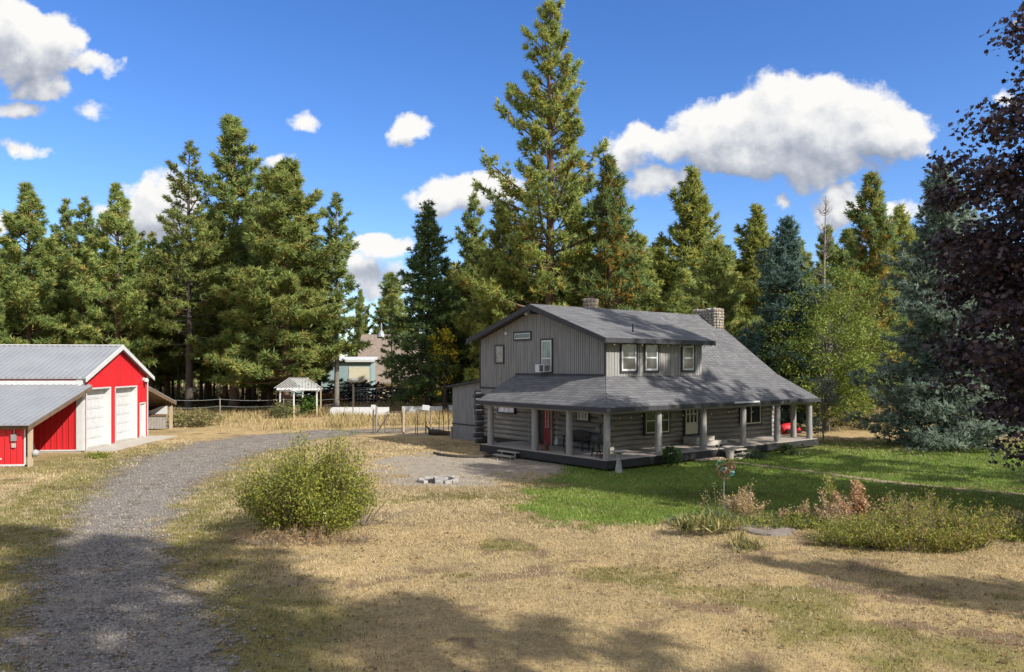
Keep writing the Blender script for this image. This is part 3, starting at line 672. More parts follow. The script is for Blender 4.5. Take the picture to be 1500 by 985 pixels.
    def window(ax, c0, c1, z0, z1, base, trim=.1, tm='trimdark', sm='white', pane='glass', mull=(), rail=(.5,), sw=.06, depth=.0, label=None):
        tr = ring(ax, c0, c1, z0, z1, trim, base, base + .06 + depth).build('window', M[tm], H)
        if label: tr['label'] = label
        i0, i1, j0, j1 = c0 + trim, c1 - trim, z0 + trim, z1 - trim
        s = ring(ax, i0, i1, j0, j1, sw, base, base + .045 + depth)
        for f_ in mull: c = i0 + (i1 - i0) * f_; bx(s, ax, c - sw / 2, c + sw / 2, j0 + sw, j1 - sw, base, base + .043 + depth)
        for f_ in rail: c = j0 + (j1 - j0) * f_; bx(s, ax, i0 + sw, i1 - sw, c - sw / 2.4, c + sw / 2.4, base, base + .04 + depth)
        s.build('sash', M[sm], tr)
        p = bx(MB(), ax, i0 + sw * .5, i1 - sw * .5, j0 + sw * .5, j1 - sw * .5, base, base + .018 + depth)
        p.build('pane', M[pane], tr)
    B = .042
    window('A', 7.98, 8.84, 4.78, 5.86, B, .07, 'trimdark', 'siding', 'brownglass', sw=.03)
    window('A', 5.55, 7.1, 6.04, 6.54, B, .09, 'trimdark', 'white', 'glass', rail=(), sw=.05)
    window('A', 3.8, 4.78, 4.27, 6.09, B, .08, 'trimdark', 'white', 'glassg', rail=(.42,), sw=.08)
    for a0, a1, zz in ((.95, 2.2, 4.3), (2.67, 3.81, 4.31), (5.58, 6.70, 4.32)):
        window('B', a0, a1, zz, 5.82, B, .1, 'trimdark', 'white', 'glassc', sw=.09)
    L0 = .0
    window('A', 6.97, 8.55, 1.96, 2.44, L0, .08, 'trimdark', 'white', 'glassp', mull=(.33, .66), rail=(), sw=.06, depth=.05)
    window('A', 1.06, 1.96, 1.88, 2.54, L0, .05, 'trimdark', 'cream', 'glass', rail=(), sw=.10, depth=.05)
    window('B', 2.72, 4.72, 1.1, 2.58, -.03, .1, 'trimdark', 'cream', 'glass', mull=(.5,), sw=.06, depth=.05)
    window('B', 10.8, 12.87, 1.2, 2.58, -.03, .1, 'trimdark', 'cream', 'glass', mull=(.5,), rail=(), sw=.07, depth=.05)
    # white nine light door on the long front
    D = ring('B', 5.86, 7.12, .86, 2.60, .1, -.03, .06).build('door', M['trimdark'], H); D['label'] = 'white nine pane door above the concrete steps'
    lf = MB(); a0, a1 = 5.98, 7.0
    bx(lf, 'B', a0, a1, 1.0, 1.62, -.03, .04)
    for i in range(4): c = a0 + (a1 - a0 - .09) * i / 3; bx(lf, 'B', c, c + .09, 1.62, 2.5, -.03, .04)
    for z in (2.04, 2.42): bx(lf, 'B', a0 + .09, a1 - .09, z, z + .05, -.03, .037)
    lf.build('door_leaf', M['cream'], D); bx(MB(), 'B', a0 + .02, a1 - .02, 1.6, 2.5, -.03, .01).build('pane', M['glass'], D)
    MB().lathe([(.0, 0), (.03, .005), (.03, .04), (.0, .05)], (a1 - .06, -.09, 1.5), 8).build('knob', M['black'], D)
    # red door on the gable end
    D = MB(); bx(D, 'A', 3.84, 3.94, DK, 2.6, -.03, .1); bx(D, 'A', 4.94, 5.12, DK, 2.6, -.03, .1); bx(D, 'A', 3.94, 4.94, 2.5, 2.6, -.03, .1)
    D = D.build('door', M['oldwood'], H); D['label'] = 'red front door with white ornament in its dark frame'
    lf = MB(); bx(lf, 'A', 3.95, 4.93, DK + .03, 2.5, -.03, .03)
    for z0, z1 in ((.62, 1.15), (1.25, 1.75)): ring('A', 4.02, 4.5, z0, z1, .05, .03, .045, lf)
    lf.build('door_leaf', M['reddoor'], D)
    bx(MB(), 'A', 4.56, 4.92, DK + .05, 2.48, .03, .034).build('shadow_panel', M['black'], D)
    r2 = random.Random(9)
    for c in (4.18, 4.38):
        o_ = MB(); z = 1.38
        while z < 2.42:
            hgt = r2.uniform(.05, .11); bx(o_, 'A', c + r2.uniform(-.02, .0), c + r2.uniform(.03, .06), z, z + hgt, .03, .05); z += hgt + r2.uniform(.015, .03)
        o_.build('ornament', M['white'], D)
    # screen door standing open beside it
    s = ring('A', 5.0, 5.06, DK + .05, 2.45, .02, .1, .16); s.box(-.62, -.1, 5.02, 5.05, DK + .05, DK + .12).box(-.62, -.1, 5.02, 5.05, 2.38, 2.45).box(-.65, -.6, 5.015, 5.055, DK + .05, 2.45).build('screen_door', M['paleblue'], H)
    # chimneys, stone by stone
    for nm, x0, x1, y0, y1, z0, z1, lb in (('chimney', 4.22, 4.82, 5.4, 5.98, 7.4, 8.5, 'small fieldstone chimney behind the ridge'), ('chimney', 13.72, 14.48, 3.84, 5.62, 5.8, 8.3, 'long fieldstone chimney at the far roof end')):
        c = MB(); c.box(x0 + .06, x1 - .06, y0 + .06, y1 - .06, z0, z1 - .05)
        c = c.build(nm, M['mortar'], H); c['label'] = lb
        s1, s2 = MB(), MB(); z = z0
        while z < z1 - .05:
            hh = rg.uniform(.14, .2)
            for (p, q, fx_, side) in ((x0, x1, y0, 0), (x0, x1, y1, 0), (y0, y1, x0, 1), (y0, y1, x1, 1)):
                u = p
                while u < q - .03:
                    wd = min(rg.uniform(.16, .32), q - u)
                    s_ = s1 if rg.random() < .6 else s2
                    ctr = (u + wd / 2, fx_, z + hh / 2) if side == 0 else (fx_, u + wd / 2, z + hh / 2)
                    rr = (wd * .52, .1, hh * .55) if side == 0 else (.1, wd * .52, hh * .55)
                    s_.rock(ctr, rr, rg); u += wd
            z += hh
        for i in range(14): s1.rock((rg.uniform(x0, x1), rg.uniform(y0, y1), z1 - .02), (.16, .16, .08), rg)
        s1.build('stonework', M['stone'], c, True); s2.build('stonework', M['stone2'], c, True)
        if x0 < 5: MB().lathe([(.13, 0), (.13, .18), (.15, .18), (.15, .22)], ((x0 + x1) / 2, (y0 + y1) / 2, z1 - .05), 10).build('flue', M['terracotta'], c)
    MB().tube([(2.47, .5, zf(.5) - .05), (2.47, .5, zf(.5) + .42)], .045, 8).build('vent_pipe', M['black'], H, True)
    # gable lamp, junction box
    lp = MB(); lp.lathe([(.05, .2), (.12, .0), (.10, -.04), (.0, -.06)], (-.22, 5.78, 7.45), 10).box(-.2, -.03, 5.74, 5.82, 7.58, 7.64); lp.build('gable_lamp', M['white'], H, True)
    MB().box(-.1, -.03, 7.72, 7.88, 6.4, 6.56).build('junction_box', M['white'], H)
    # back lean-to wing
    wz = lambda b: 3.95 - .118 * (b - 10.3)
    wg = MB(); n = 24; w = 4.75 / n
    for i in range(n):
        b0 = 10.2 + i * w
        wg.prism([(1.15, b0 + .01, 1.0), (1.15, b0 + w - .01, 1.0), (1.15, b0 + w - .01, wz(b0 + w) - .1), (1.15, b0 + .01, wz(b0) - .1)], (-.03, 0, 0))
        wg.prism([(1.15, b0 + .01, -.1), (1.15, b0 + w - .01, -.1), (1.15, b0 + w - .01, .92), (1.15, b0 + .01, .92)], (-.045, 0, 0))
    wg.prism([(1.25, 10.2, -.1), (1.25, 14.95, -.1), (1.25, 14.95, wz(14.95) - .1), (1.25, 10.2, wz(10.2) - .1)], (-.1, 0, 0))
    wg.box(1.2, 9, 14.9, 15.0, -.1, wz(14.95) - .1)
    wg.build('wing_wall', M['siding'], H)
    wr = MB(); wr.slab([(.85, 10.28, wz(10.28) + .02), (9.2, 10.28, wz(10.28) + .02), (9.2, 15.25, wz(15.25) + .02), (.85, 15.25, wz(15.25) + .02)], .12); wr.build('wing_roof', M['trimdark'], H)
    MB().box(1.08, 1.12, 10.2, 14.97, .915, .985).build('seam_board', M['trimdark'], H)
    tr = MB()
    def wbox(m, b0, b1, z0, z1, d): m.box(1.12 - d, 1.12, b0, b1, z0, z1); return m
    wbox(tr, 11.2, 12.45, 1.6, 1.68, .05); wbox(tr, 11.2, 12.45, 3.05, 3.13, .05); wbox(tr, 11.2, 11.28, 1.68, 3.05, .05); wbox(tr, 12.37, 12.45, 1.68, 3.05, .05)
    tr = tr.build('window', M['trimdark'], H); wbox(MB(), 11.28, 12.37, 1.68, 3.05, .02).build('pane', M['glassp'], tr)
    # door steps of concrete on the deck
    st = MB(); st.box(5.75, 7.3, -.95, -.06, DK, DK + .42).box(6.0, 7.9, -1.3, -.96, DK, DK + .22).build('concrete_step', M['concrete'], H, bevel=.015)
    # timber steps down to the lawn and down to the gravel
    def steps(label, org, along, out, wd, lv):
        m = MB(); o = Vector(org); al = Vector(along); ou = Vector(out)
        for i, z in enumerate(lv):
            c = o + ou * (.16 + .3 * i); h = al * wd / 2
            v0 = c - h - ou * .14; v1 = c + h - ou * .14; v2 = c + h + ou * .14; v3 = c - h + ou * .14
            m.slab([(v[0], v[1], z) for v in (v0, v1, v2, v3)], .05)
            for sgn in (-.36, .36):
                p = c + al * wd * sgn; m.box(p.x - .03, p.x + .03, p.y - .03, p.y + .03, -.1, z - .05)
        m = m.build('wooden_step', M['deck'], H); m['label'] = label
    steps('pale timber steps from the porch down to the lawn', (6.5, -2.66, 0), (1, 0, 0), (0, -1, 0), 1.5, (.40, .22, .08))
    steps('grey timber steps from the porch down to the gravel', (-2.62, 4.1, 0), (0, 1, 0), (-1, 0, 0), 1.5, (.34, .16))
    g2 = MB(); g2.box(3.4, 5.3, -3.0, -2.68, .03, .1).box(4.4, 5.2, -3.3, -3.02, -.05, .05).build('landing_plank', M['palewood'], H)
    gt = MB(); gt.box(6.4, 8.5, -2.88, -2.802, 2.74, 2.82).build('gutter', M['white'], H)
    return H
HOUSE = build_house()
def W3(a, b, z): x, y = hw(a, b); return (x, y, z)

def house_things():
    # window air conditioner
    t = thing('air_conditioner', 'beige window air conditioner sticking out below the green blind', 'air conditioner', W3(0, 4.42, 4.3), HT)
    m = MB(); m.box(-.46, -.05, -.36, .36, .02, .42).build('casing', M['white'], t, bevel=.012)
    v = MB()
    for i in range(8): v.box(-.468, -.46, -.30, -.02, .07 + i * .04, .09 + i * .04)
    for i in range(7): v.box(-.40 + i * .045, -.375 + i * .045, -.366, -.36, .08, .36)
    v.box(-.463, -.459, -.32, .0, .05, .39); v.build('louvre', M['grill'], t)
    # string of bulbs under the front eave
    t = thing('string_lights', 'string of small warm bulbs drooping under the front porch eave', 'string lights', W3(0, 0, 0), HT)
    c = MB(); pts = []
    anchors = [(-2.2, 2.5), (1.15, 2.44), (4.48, 2.44), (7.78, 2.44), (10.9, 2.45), (14.0, 2.45)]
    for (a0, z0), (a1, z1) in zip(anchors[:-1], anchors[1:]):
        for i in range(9):
            f = i / 9; pts.append((a0 + (a1 - a0) * f, -2.0, z0 - .22 * 4 * f * (1 - f)))
    c.tube(pts, .008, 4).build('cord', M['black'], t)
    for i in range(1, len(pts), 2):
        p = pts[i]; MB().lathe([(.012, 0), (.03, -.03), (.03, -.06), (.0, -.085)], p, 8).build('bulb', M['bulb'], t, True)
    t = thing('eave_lights', 'row of small pale bulbs along the dormer eave above its windows', 'string lights', W3(0, 0, 0), HT)
    c = MB(); c.tube([(-.2 + i * .5, -.50, 5.72 + .02 * (i % 2)) for i in range(16)], .007, 4).build('cord', M['black'], t)
    for i in range(8): MB().lathe([(.014, 0), (.035, -.03), (.035, -.06), (.0, -.09)], (.1 + i * .98, -.50, 5.73), 8).build('bulb', M['bulb'], t, True)
    # barrel smoker
    t = thing('barrel_grill', 'dark barrel grill with lid closed standing by the porch corner post', 'grill', W3(-1.75, -1.3, DK), HT + 1.2)
    b = MB(); b.tube([(-.36, 0, .82), (-.34, 0, .82), (.34, 0, .82), (.36, 0, .82)], [.2, .25, .25, .2], 16); b.build('barrel', M['grill'], t, True)
    l = MB()
    for x in (-.3, .3):
        for y in (-.22, .22): l.bar((x, y, 0), (x * .8, y * .5, .66), .04)
    l.box(-.28, .28, -.2, .2, .2, .22); l.build('leg_frame', M['black'], t)
    MB().box(.38, .7, -.2, .2, .76, .8).build('side_shelf', M['black'], t)
    MB().tube([(-.25, 0, 1.04), (-.25, 0, 1.45)], .04, 8).lathe([(.0, 1.5), (.07, 1.44), (.0, 1.44)], (-.25, 0, 0), 8).build('chimney_pipe', M['black'], t)
    h = MB(); h.tube([(-.2, -.27, .86), (-.2, -.31, .88), (.2, -.31, .88), (.2, -.27, .86)], .014, 6).build('handle', M['galv'], t)
    # bench with dark cushions
    t = thing('porch_bench', 'black curved back bench against the shaded log wall behind the grill', 'bench', W3(-.55, 1.5, DK), HT - math.pi / 2)
    s = MB(); s.box(-.75, .75, -.25, .25, .40, .46).build('seat', M['black'], t, bevel=.01)
    k = MB(); pr = [(-.75, .46)] + [(-.75 + 1.5 * i / 12, .84 + .14 * math.sin(math.pi * i / 12)) for i in range(13)] + [(.75, .46)]
    k.prism([(x, .22, z) for x, z in pr], (0, .05, 0)).build('backrest', M['black'], t)
    for x in (-.68, .68):
        MB().box(x - .03, x + .03, -.24, -.18, 0, .62).box(x - .03, x + .03, .18, .24, 0, .62).box(x - .035, x + .035, -.26, .24, .62, .66).build('leg', M['black'], t)
    # tools
    t = thing('garden_shovel', 'long handled shovel leaning upright on the log wall near the red door', 'shovel', W3(-.2, 3.3, DK), HT)
    MB().tube([(-.06, 0, .42), (.02, 0, 1.5)], .018, 6).build('shaft', M['palewood'], t, True)
    MB().prism([(-.1, -.1, 0.08), (-.1, .1, 0.08), (-.07, .11, .34), (-.065, .03, .46), (-.065, -.03, .46), (-.07, -.11, .34)], (.012, 0, 0)).build('blade', M['galv'], t)
    # flower pots
    def pot(label, loc, r, h, withered):
        t = thing('flower_pot', label, 'pot', loc, HT, 'pots on the porch floor')
        MB().lathe([(r * .7, 0), (r, h * .92), (r * 1.12, h * .92), (r * 1.12, h), (r * .92, h), (r * .85, h * .8)], (0, 0, 0), 16).build('pot', M['terracotta'], t, True)
        MB().lathe([(r * .84, h * .8), (r * .84, h * .86)], (0, 0, 0), 12).build('soil', M['charred'], t)
        if withered:
            q = MB(); rr = random.Random(int(r * 1000))
            for i in range(14): q.tube([(0, 0, h * .8), (rr.uniform(-.1, .1), rr.uniform(-.1, .1), h + rr.uniform(.1, .3))], [.01, .004], 4)
            q.build('withered_stems', M['iron'], t)
    pot('dark wide flower pot beside the porch post left of the red door', W3(-2.0, 2.2, DK), .22, .30, True)
    pot('brown flower pot close to the porch post between door and grill', W3(-2.0, .55, DK), .17, .28, True)
    pot('little brown pot at the foot of the grill', W3(-2.2, -1.9, DK), .11, .18, False)
    # signs
    t = thing('wall_plaque', 'small tan arched plaque on the log wall right of the red door', 'plaque', W3(-.02, 3.38, 2.0), HT)
    pr = [(-.3, -.08), (.3, -.08), (.3, .08), (.2, .1)] + [(.12 * math.cos(q), .1 + .09 * math.sin(q)) for q in (0.3, .9, 1.57, 2.2, 2.8)] + [(-.2, .1), (-.3, .08)]
    MB().prism([(0, x, z) for x, z in pr], (-.03, 0, 0)).build('board', M['tan'], t)
    t = thing('plant_hook', 'black curled iron hook on the log wall near the porch end', 'hook', W3(0, 8.9, 1.55), HT)
    MB().tube([(-.02, 0, 0), (-.02, 0, .3), (-.1, 0, .42), (-.24, 0, .46), (-.34, 0, .4), (-.36, 0, .3), (-.34, .0, .1)], .015, 6).build('bracket', M['black'], t, True)
    t = thing('door_wreath', 'dark wreath of twigs on the beam corner beside the plaque', 'wreath', W3(-2.18, 1.0, 2.22), HT)
    q = MB(); rr = random.Random(4)
    for i in range(60):
        a = rr.uniform(0, 6.28); r0 = rr.uniform(.1, .2); p = Vector((rr.uniform(-.04, .04), r0 * math.cos(a), r0 * math.sin(a)))
        q.bar(p, p + Vector((rr.uniform(-.06, .06), rr.uniform(-.12, .12), rr.uniform(-.12, .12))), .02)
    q.build('twigs', M['iron'], t)
    # birdbath
    x, y = 4.13, 34.89; x, y = W3(-2.35, -3.15, 0)[:2]
    t = thing('birdbath', 'pale concrete birdbath on a flared pedestal before the porch corner', 'birdbath', (x, y, gz(x, y) - .02), 0)
    MB().lathe([(.19, 0), (.17, .05), (.11, .4), (.085, .78), (.12, .84)], (0, 0, 0), 20).build('pedestal', M['ashcon'], t, True)
    MB().lathe([(.08, .84), (.30, .9), (.35, .95), (.33, .955), (.26, .925), (.05, .91)], (0, 0, 0), 24).build('bowl', M['ashcon'], t, True)
    # planter and garden lamp
    x, y = hw(5.55, -3.15)
    t = thing('planter_pot', 'tall whitewashed tapered planter beside the lawn steps', 'planter', (x, y, -.04), HT)
    MB().lathe([(.17, 0), (.24, .58), (.27, .58), (.27, .64), (.22, .64), (.2, .55)], (0, 0, 0), 18).build('pot', M['ashcon'], t, True)
    MB().lathe([(.2, .55), (.2, .57)], (0, 0, 0), 12).build('soil', M['charred'], t)
    x, y = hw(4.55, -3.25)
    t = thing('garden_lamp', 'thin black double headed garden lamp stake near the planter', 'garden lamp', (x, y, -.04), HT)
    MB().tube([(0, 0, 0), (0, 0, .72)], .022, 8).build('stake', M['black'], t, True)
    m = MB()
    for s in (-1, 1): m.tube([(0, 0, .7), (s * .14, 0, .76)], .014, 6).lathe([(.03, .72), (.07, .74), (.07, .8), (.02, .83)], (s * .17, 0, 0), 10)
    m.build('lamp_head', M['black'], t, True)
    # upturned red machine beyond the porch end
    t = thing('garden_cart', 'round red plastic cart tub tipped on its side beyond the porch end', 'cart', (19.0, 53.6, float(gz(19.0, 53.6)) - .03), .35); t.scale = (.58, .58, .58)
    m = MB(); m.tube([(-.95, 0, .55), (-.6, 0, .62), (.3, 0, .64), (.62, 0, .62), (.7, 0, .6)], [.42, .62, .68, .62, .4], 20).build('tub', M['red'], t, True)
    MB().obox((-.3, -.6, .42), (.8, .25, .42), 0, .3).build('opening', M['black'], t)
    MB().bar((.5, -.1, .3), (1.4, -.2, .72), .05).bar((.5, .2, .3), (1.4, .1, .72), .05).build('handle', M['black'], t)
    m = MB(); m.tube([(1.5, -.35, .24), (1.5, -.23, .24)], [.22, .22], 16).tube([(1.5, .2, .24), (1.5, .32, .24)], [.22, .22], 16).build('wheel', M['black'], t, True)
    MB().prism([(1.15, -.2, .1), (1.95, -.2, .1), (1.6, -.2, .72), (1.4, -.2, .74)], (0, .38, 0)).build('front_panel', M['red'], t)
house_things()

# ------------------------------------------------------------------ red barn
def build_barn():
    T = thing('red_barn', 'red metal barn with white trim and grey ribbed roof beside the drive', 'barn', (-23.1, 41.8, 0), .0958)
    Wd = 9.5; RY = 4.75; ZR = 5.86; ZE = 4.05; XL = -22.
    sl_ = (ZR - ZE) / RY
    zr = lambda y: ZR - sl_ * abs(y - RY)
    g = MB(); sp = .3
    ops = [(.5, 3.6, 3.36), (4.32, 7.58, 3.34), (8.12, 9.02, 2.22)]
    def sheet(m, put, w, t0, rib):     # flat pan plus a raised rib at its edge
        put(0, w - .05, t0); put(w - .05, w, t0 + rib)
    edges = sorted({0, Wd} | {o[0] for o in ops} | {o[1] for o in ops})
    ys = []
    for e0, e1 in zip(edges[:-1], edges[1:]):
        n = max(1, round((e1 - e0) / sp)); ys += [(e0 + (e1 - e0) * i / n, e0 + (e1 - e0) * (i + 1) / n) for i in range(n)]
    for y0, y1 in ys:
        ym = (y0 + y1) / 2; lo = .12
        for o in ops:
            if o[0] < ym < o[1]: lo = o[2]
        r = .04
        g.prism([(0, y0, lo), (0, y1 - r, lo), (0, y1 - r, zr(y1 - r) - .08), (0, y0, zr(y0) - .08)] if not (y0 < RY < y1) else [(0, y0, lo), (0, y1 - r, lo), (0, y1 - r, zr(y1 - r) - .08), (0, RY, ZR - .08), (0, y0, zr(y0) - .08)], (-.06, 0, 0))
        g.prism([(.03, y1 - r, lo), (.03, y1, lo), (.03, y1, zr(y1) - .08), (.03, y1 - r, zr(y1 - r) - .08)], (-.085, 0, 0))
    n = int(-XL / sp)
    for i in range(n):
        x1 = -i * sp; x0 = x1 - sp
        g.box(x0, x1 - .04, 0, .06, .15, ZE - .05); g.box(x1 - .045, x1, -.035, .05, .15, ZE - .05)
        g.box(x0, x1, Wd - .06, Wd, .15, ZE - .05)
    g.build('wall', M['red'], T)
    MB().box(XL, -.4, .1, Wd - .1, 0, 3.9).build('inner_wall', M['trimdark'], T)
    MB().box(XL, -.02, -.03, Wd + .03, -.2, .12).build('foundation', M['concrete'], T)
    # roof sheets with ribs
    def roof(name, y0, z0, y1, z1, x0, x1, d=.05):
        m = MB(); m.slab([(x0, y0, z0), (x1, y0, z0), (x1, y1, z1), (x0, y1, z1)] if y0 < y1 else [(x0, y1, z1), (x1, y1, z1), (x1, y0, z0), (x0, y0, z0)], d)
        k = int((x1 - x0) / .3)
        for i in range(k):
            x = x1 - .15 - i * .3; m.bar((x, y0, z0 + .012), (x, y1, z1 + .012), .06, .11)
        return m.build(name, M['steel'], T)
    roof('roof', -.14, zr(-.14) + .0, RY, ZR, XL, .28)
    roof('roof', Wd + .38, zr(Wd + .38), RY, ZR + .002, XL, .28)
    w = MB(); w.bar((XL, RY, ZR + .03), (.3, RY, ZR + .03), .3, .06)
    for y0, y1 in ((-.18, RY), (Wd + .42, RY)):
        a, b = (.29, y0, zr(y0)), (.29, y1, ZR)
        w.prism([(.282, y0, zr(y0) + .04), (.282, y1, ZR + .045), (.282, y1, ZR - .22), (.282, y0, zr(y0) - .2)], (.05, 0, 0))
    w.box(-.25, .03, -.07, -.037, .1, ZE).box(.032, .07, -.06, .26, .1, ZE).box(.018, .05, Wd - .1, Wd + .03, .1, ZE)
    w.box(XL, -.02, -.06, -.037, 3.63, 3.86).box(XL, -.26, -.06, -.037, .08, .16)
    for o in ops:
        w.box(.032, .055, o[0] - .06, o[0], .05, o[2] + .08).box(.018, .055, o[1], o[1] + .06, .05, o[2] + .08).box(.018, .055, o[0], o[1], o[2], o[2] + .08)
        w.box(-.4, .015, o[1] - .04, o[1] - .002, .03, o[2]).box(-.4, .015, o[0] + .002, o[0] + .04, .03, o[2]).box(-.4, .015, o[0] + .04, o[1] - .04, o[2] - .03, o[2] - .002)
    w.build('white_trim', M['white'], T)
    for k, o in enumerate(ops[:2]):
        d = MB(); n = 6; h = (o[2] - .06) / n
        for i in range(n):
            z = .03 + i * h; d.box(-.36, -.31, o[0] + .05, o[1] - .05, z + .012, z + h - .004)
            m_ = 6; ww = (o[1] - o[0] - .2) / m_
            for j in range(m_): d.box(-.311, -.298, o[0] + .1 + j * ww + .05, o[0] + .1 + (j + 1) * ww - .05, z + .1, z + h - .1)
        d.box(-.4, -.35, o[0] + .05, o[1] - .05, .02, o[2] - .03); d.box(-.312, -.27, (o[0] + o[1]) / 2 - .12, (o[0] + o[1]) / 2 + .12, .62, .66)
        d.build('garage_door', M['white'], T)
    o = ops[2]; d = MB(); d.box(-.1, -.05, o[0] + .04, o[1] - .04, .06, o[2] - .03); d = d.build('door', M['white'], T)
    MB().lathe([(.03, 0), (.03, .05)], (-.05, o[0] + .12, 1.0), 8).build('knob', M['black'], d)
    l = MB(); l.box(.02, .1, 8.62, 8.82, 3.72, 3.9).lathe([(.02, .12), (.12, .06), (.15, -.1), (.12, -.12)], (.22, 8.72, 3.75), 12); l.build('wall_lamp', M['white'], T)
    MB().lathe([(.05, 0), (.07, -.12), (.03, -.18)], (.22, 8.72, 3.62), 10).build('lamp_glass', M['black'], T)
    # lean-to towards the camera
    roof('lean_to_roof', -6.55, 1.98, -.02, 3.62, XL, .55)
    lw = MB(); n = int(22 / .27)
    for i in range(n):
        x1 = .12 - i * .27; x0 = x1 - .27
        lw.box(x0, x1 - .035, -6.06, -6.0, .1, 2.0); lw.box(x1 - .04, x1, -6.095, -6.01, .1, 2.0)
    lw.build('lean_to_wall', M['red'], T)
    MB().box(XL, .14, -6.13, -6.097, .04, .13).box(.12, .16, -6.1, -6.0, .1, 1.95).build('base_trim', M['white'], T)
    r = MB(); r.prism([(.5, -6.5, 1.92), (.5, -.05, 3.55), (.5, -.05, 3.36), (.5, -6.5, 1.73)], (.06, 0, 0)).box(XL, .5, -6.35, -6.2, 1.75, 1.9); r.build('rake_board', M['rawwood'], T)
    MB().box(.3, .46, -6.15, -5.98, -.2, 2.0).build('corner_post', M['palewood'], T)
    # electric boxes
    e = MB(); e.box(-.42, -.2, -6.18, -6.08, 1.2, 1.5).tube([(-.3, -6.12, 1.5), (-.3, -6.12, 1.9)], .022, 6); e.build('electric_box', M['galv'], T)
    MB().box(-.4, -.24, -6.16, -6.08, .9, 1.1).build('meter_box', M['concrete'], T)
    # open shed on the far side
    roof('shed_roof', Wd + 6.9, 2.02, Wd + .02, 3.58, -12, -.35)
    s = MB(); s.prism([(-.41, Wd + .05, 3.5), (-.41, Wd + 6.85, 1.97), (-.41, Wd + 6.85, 1.74), (-.41, Wd + .05, 3.26)], (.06, 0, 0))
    for i in range(4): s.bar((-1.3 - i * .9, Wd + .1, 3.38), (-1.3 - i * .9, Wd + 6.8, 1.86), .08, .16)
    s.slab([(-12, Wd + .05, 3.50), (-.43, Wd + .05, 3.50), (-.43, Wd + 6.85, 1.94), (-12, Wd + 6.85, 1.94)], .03)
    s.box(-4, -.45, Wd + 6.3, Wd + 6.45, 1.72, 1.9); s.build('shed_frame', M['rawwood'], T)
    MB().box(-.68, -.5, Wd + 6.3, Wd + 6.48, -.2, 1.95).build('shed_post', M['palewood'], T)
    MB().box(-1.15, -.92, Wd + 6.1, Wd + 6.3, -.2, 1.9).build('shed_post', M['rawwood'], T)
    MB().box(-8, -7.9, Wd, Wd + 6.4, 0, 3.2).box(-8, -1.1, Wd + 6.45, Wd + 6.52, 0, 1.8).build('shed_wall', M['trimdark'], T)
    return T
BARN = build_barn()
def BW(x, y, z): c, s = math.cos(.0958), math.sin(.0958); return (-23.1 + x * c - y * s, 41.8 + x * s + y * c, z)
def barn_things():
    ap = MB(); ap.slab([BW(0.02, .3, .06), BW(1.5, .1, .05), BW(1.6, 4.5, .05), BW(1.9, 9.6, .05), BW(0.02, 9.7, .06)], .25); a = ap.build('concrete_apron', M['concrete'], None); tag(a, None, None, None, 'structure')
    t = thing('ladder', 'white aluminium ladder lying on its side against the lean-to', 'ladder', BW(-.8, -6.62, 0), .0958)
    m = MB(); m.bar((-5, 0, .06), (-.3, 0, .06), .03, .07).bar((-5, .18, .42), (.12, .18, .42), .03, .07).build('rail', M['white'], t)
    m = MB()
    for i in range(10): m.bar((-.35 - i * .45, 0, .06), (-.2 - i * .45, .18, .42), .03)
    m.build('rung', M['white'], t)
    t = thing('float_buoy', 'pale round ball hanging low on the lean-to corner post', 'ball', BW(.56, -6.0, .62), 0)
    MB().lathe([(.02, -.17), (.12, -.13), (.17, -.04), (.17, .05), (.12, .13), (.03, .17)], (0, 0, 0), 14).build('ball', M['ashcon'], t, True)
    MB().tube([(0, 0, .16), (-.1, 0, .5)], .01, 4).build('cord', M['black'], t)
    t = thing('panel_stack', 'pale corrugated panels leaning in a row inside the open shed', 'panels', BW(-3.0, 14.9, 0), .0958)
    m = MB()
    for i in range(16): m.box(-.8 + i * .2, -.63 + i * .2, 0, .03, .1, 1.0); m.box(-.63 + i * .2, -.6 + i * .2, -.02, .03, .1, 1.0)
    m.build('sheets', M['ashcon'], t)
    MB().box(-.9, 2.4, -.06, 0.0, 1.0, 1.14).build('rail', M['rawwood'], t)
    m = MB(); m.prism([(.6, .2, 1.15), (2.4, .2, 1.15), (2.4, .2, 1.75), (1.9, .2, 1.7)], (0, .05, 0)).build('tarp_panel', M['white'], t)
    t = thing('barrel', 'dark blue plastic barrel in front of the pale panels in the shed', 'barrel', BW(-2.9, 14.3, .45), .0958)
    MB().tube([(0, -.3, .15), (0, -.28, .15), (0, 0, .15), (0, .28, .15), (0, .3, .15)], [.2, .27, .29, .27, .2], 16).build('drum', M['blue'], t, True)
    MB().box(-.3, .3, -.3, .3, -.45, -.13).build('cradle', M['rawwood'], t)
barn_things()

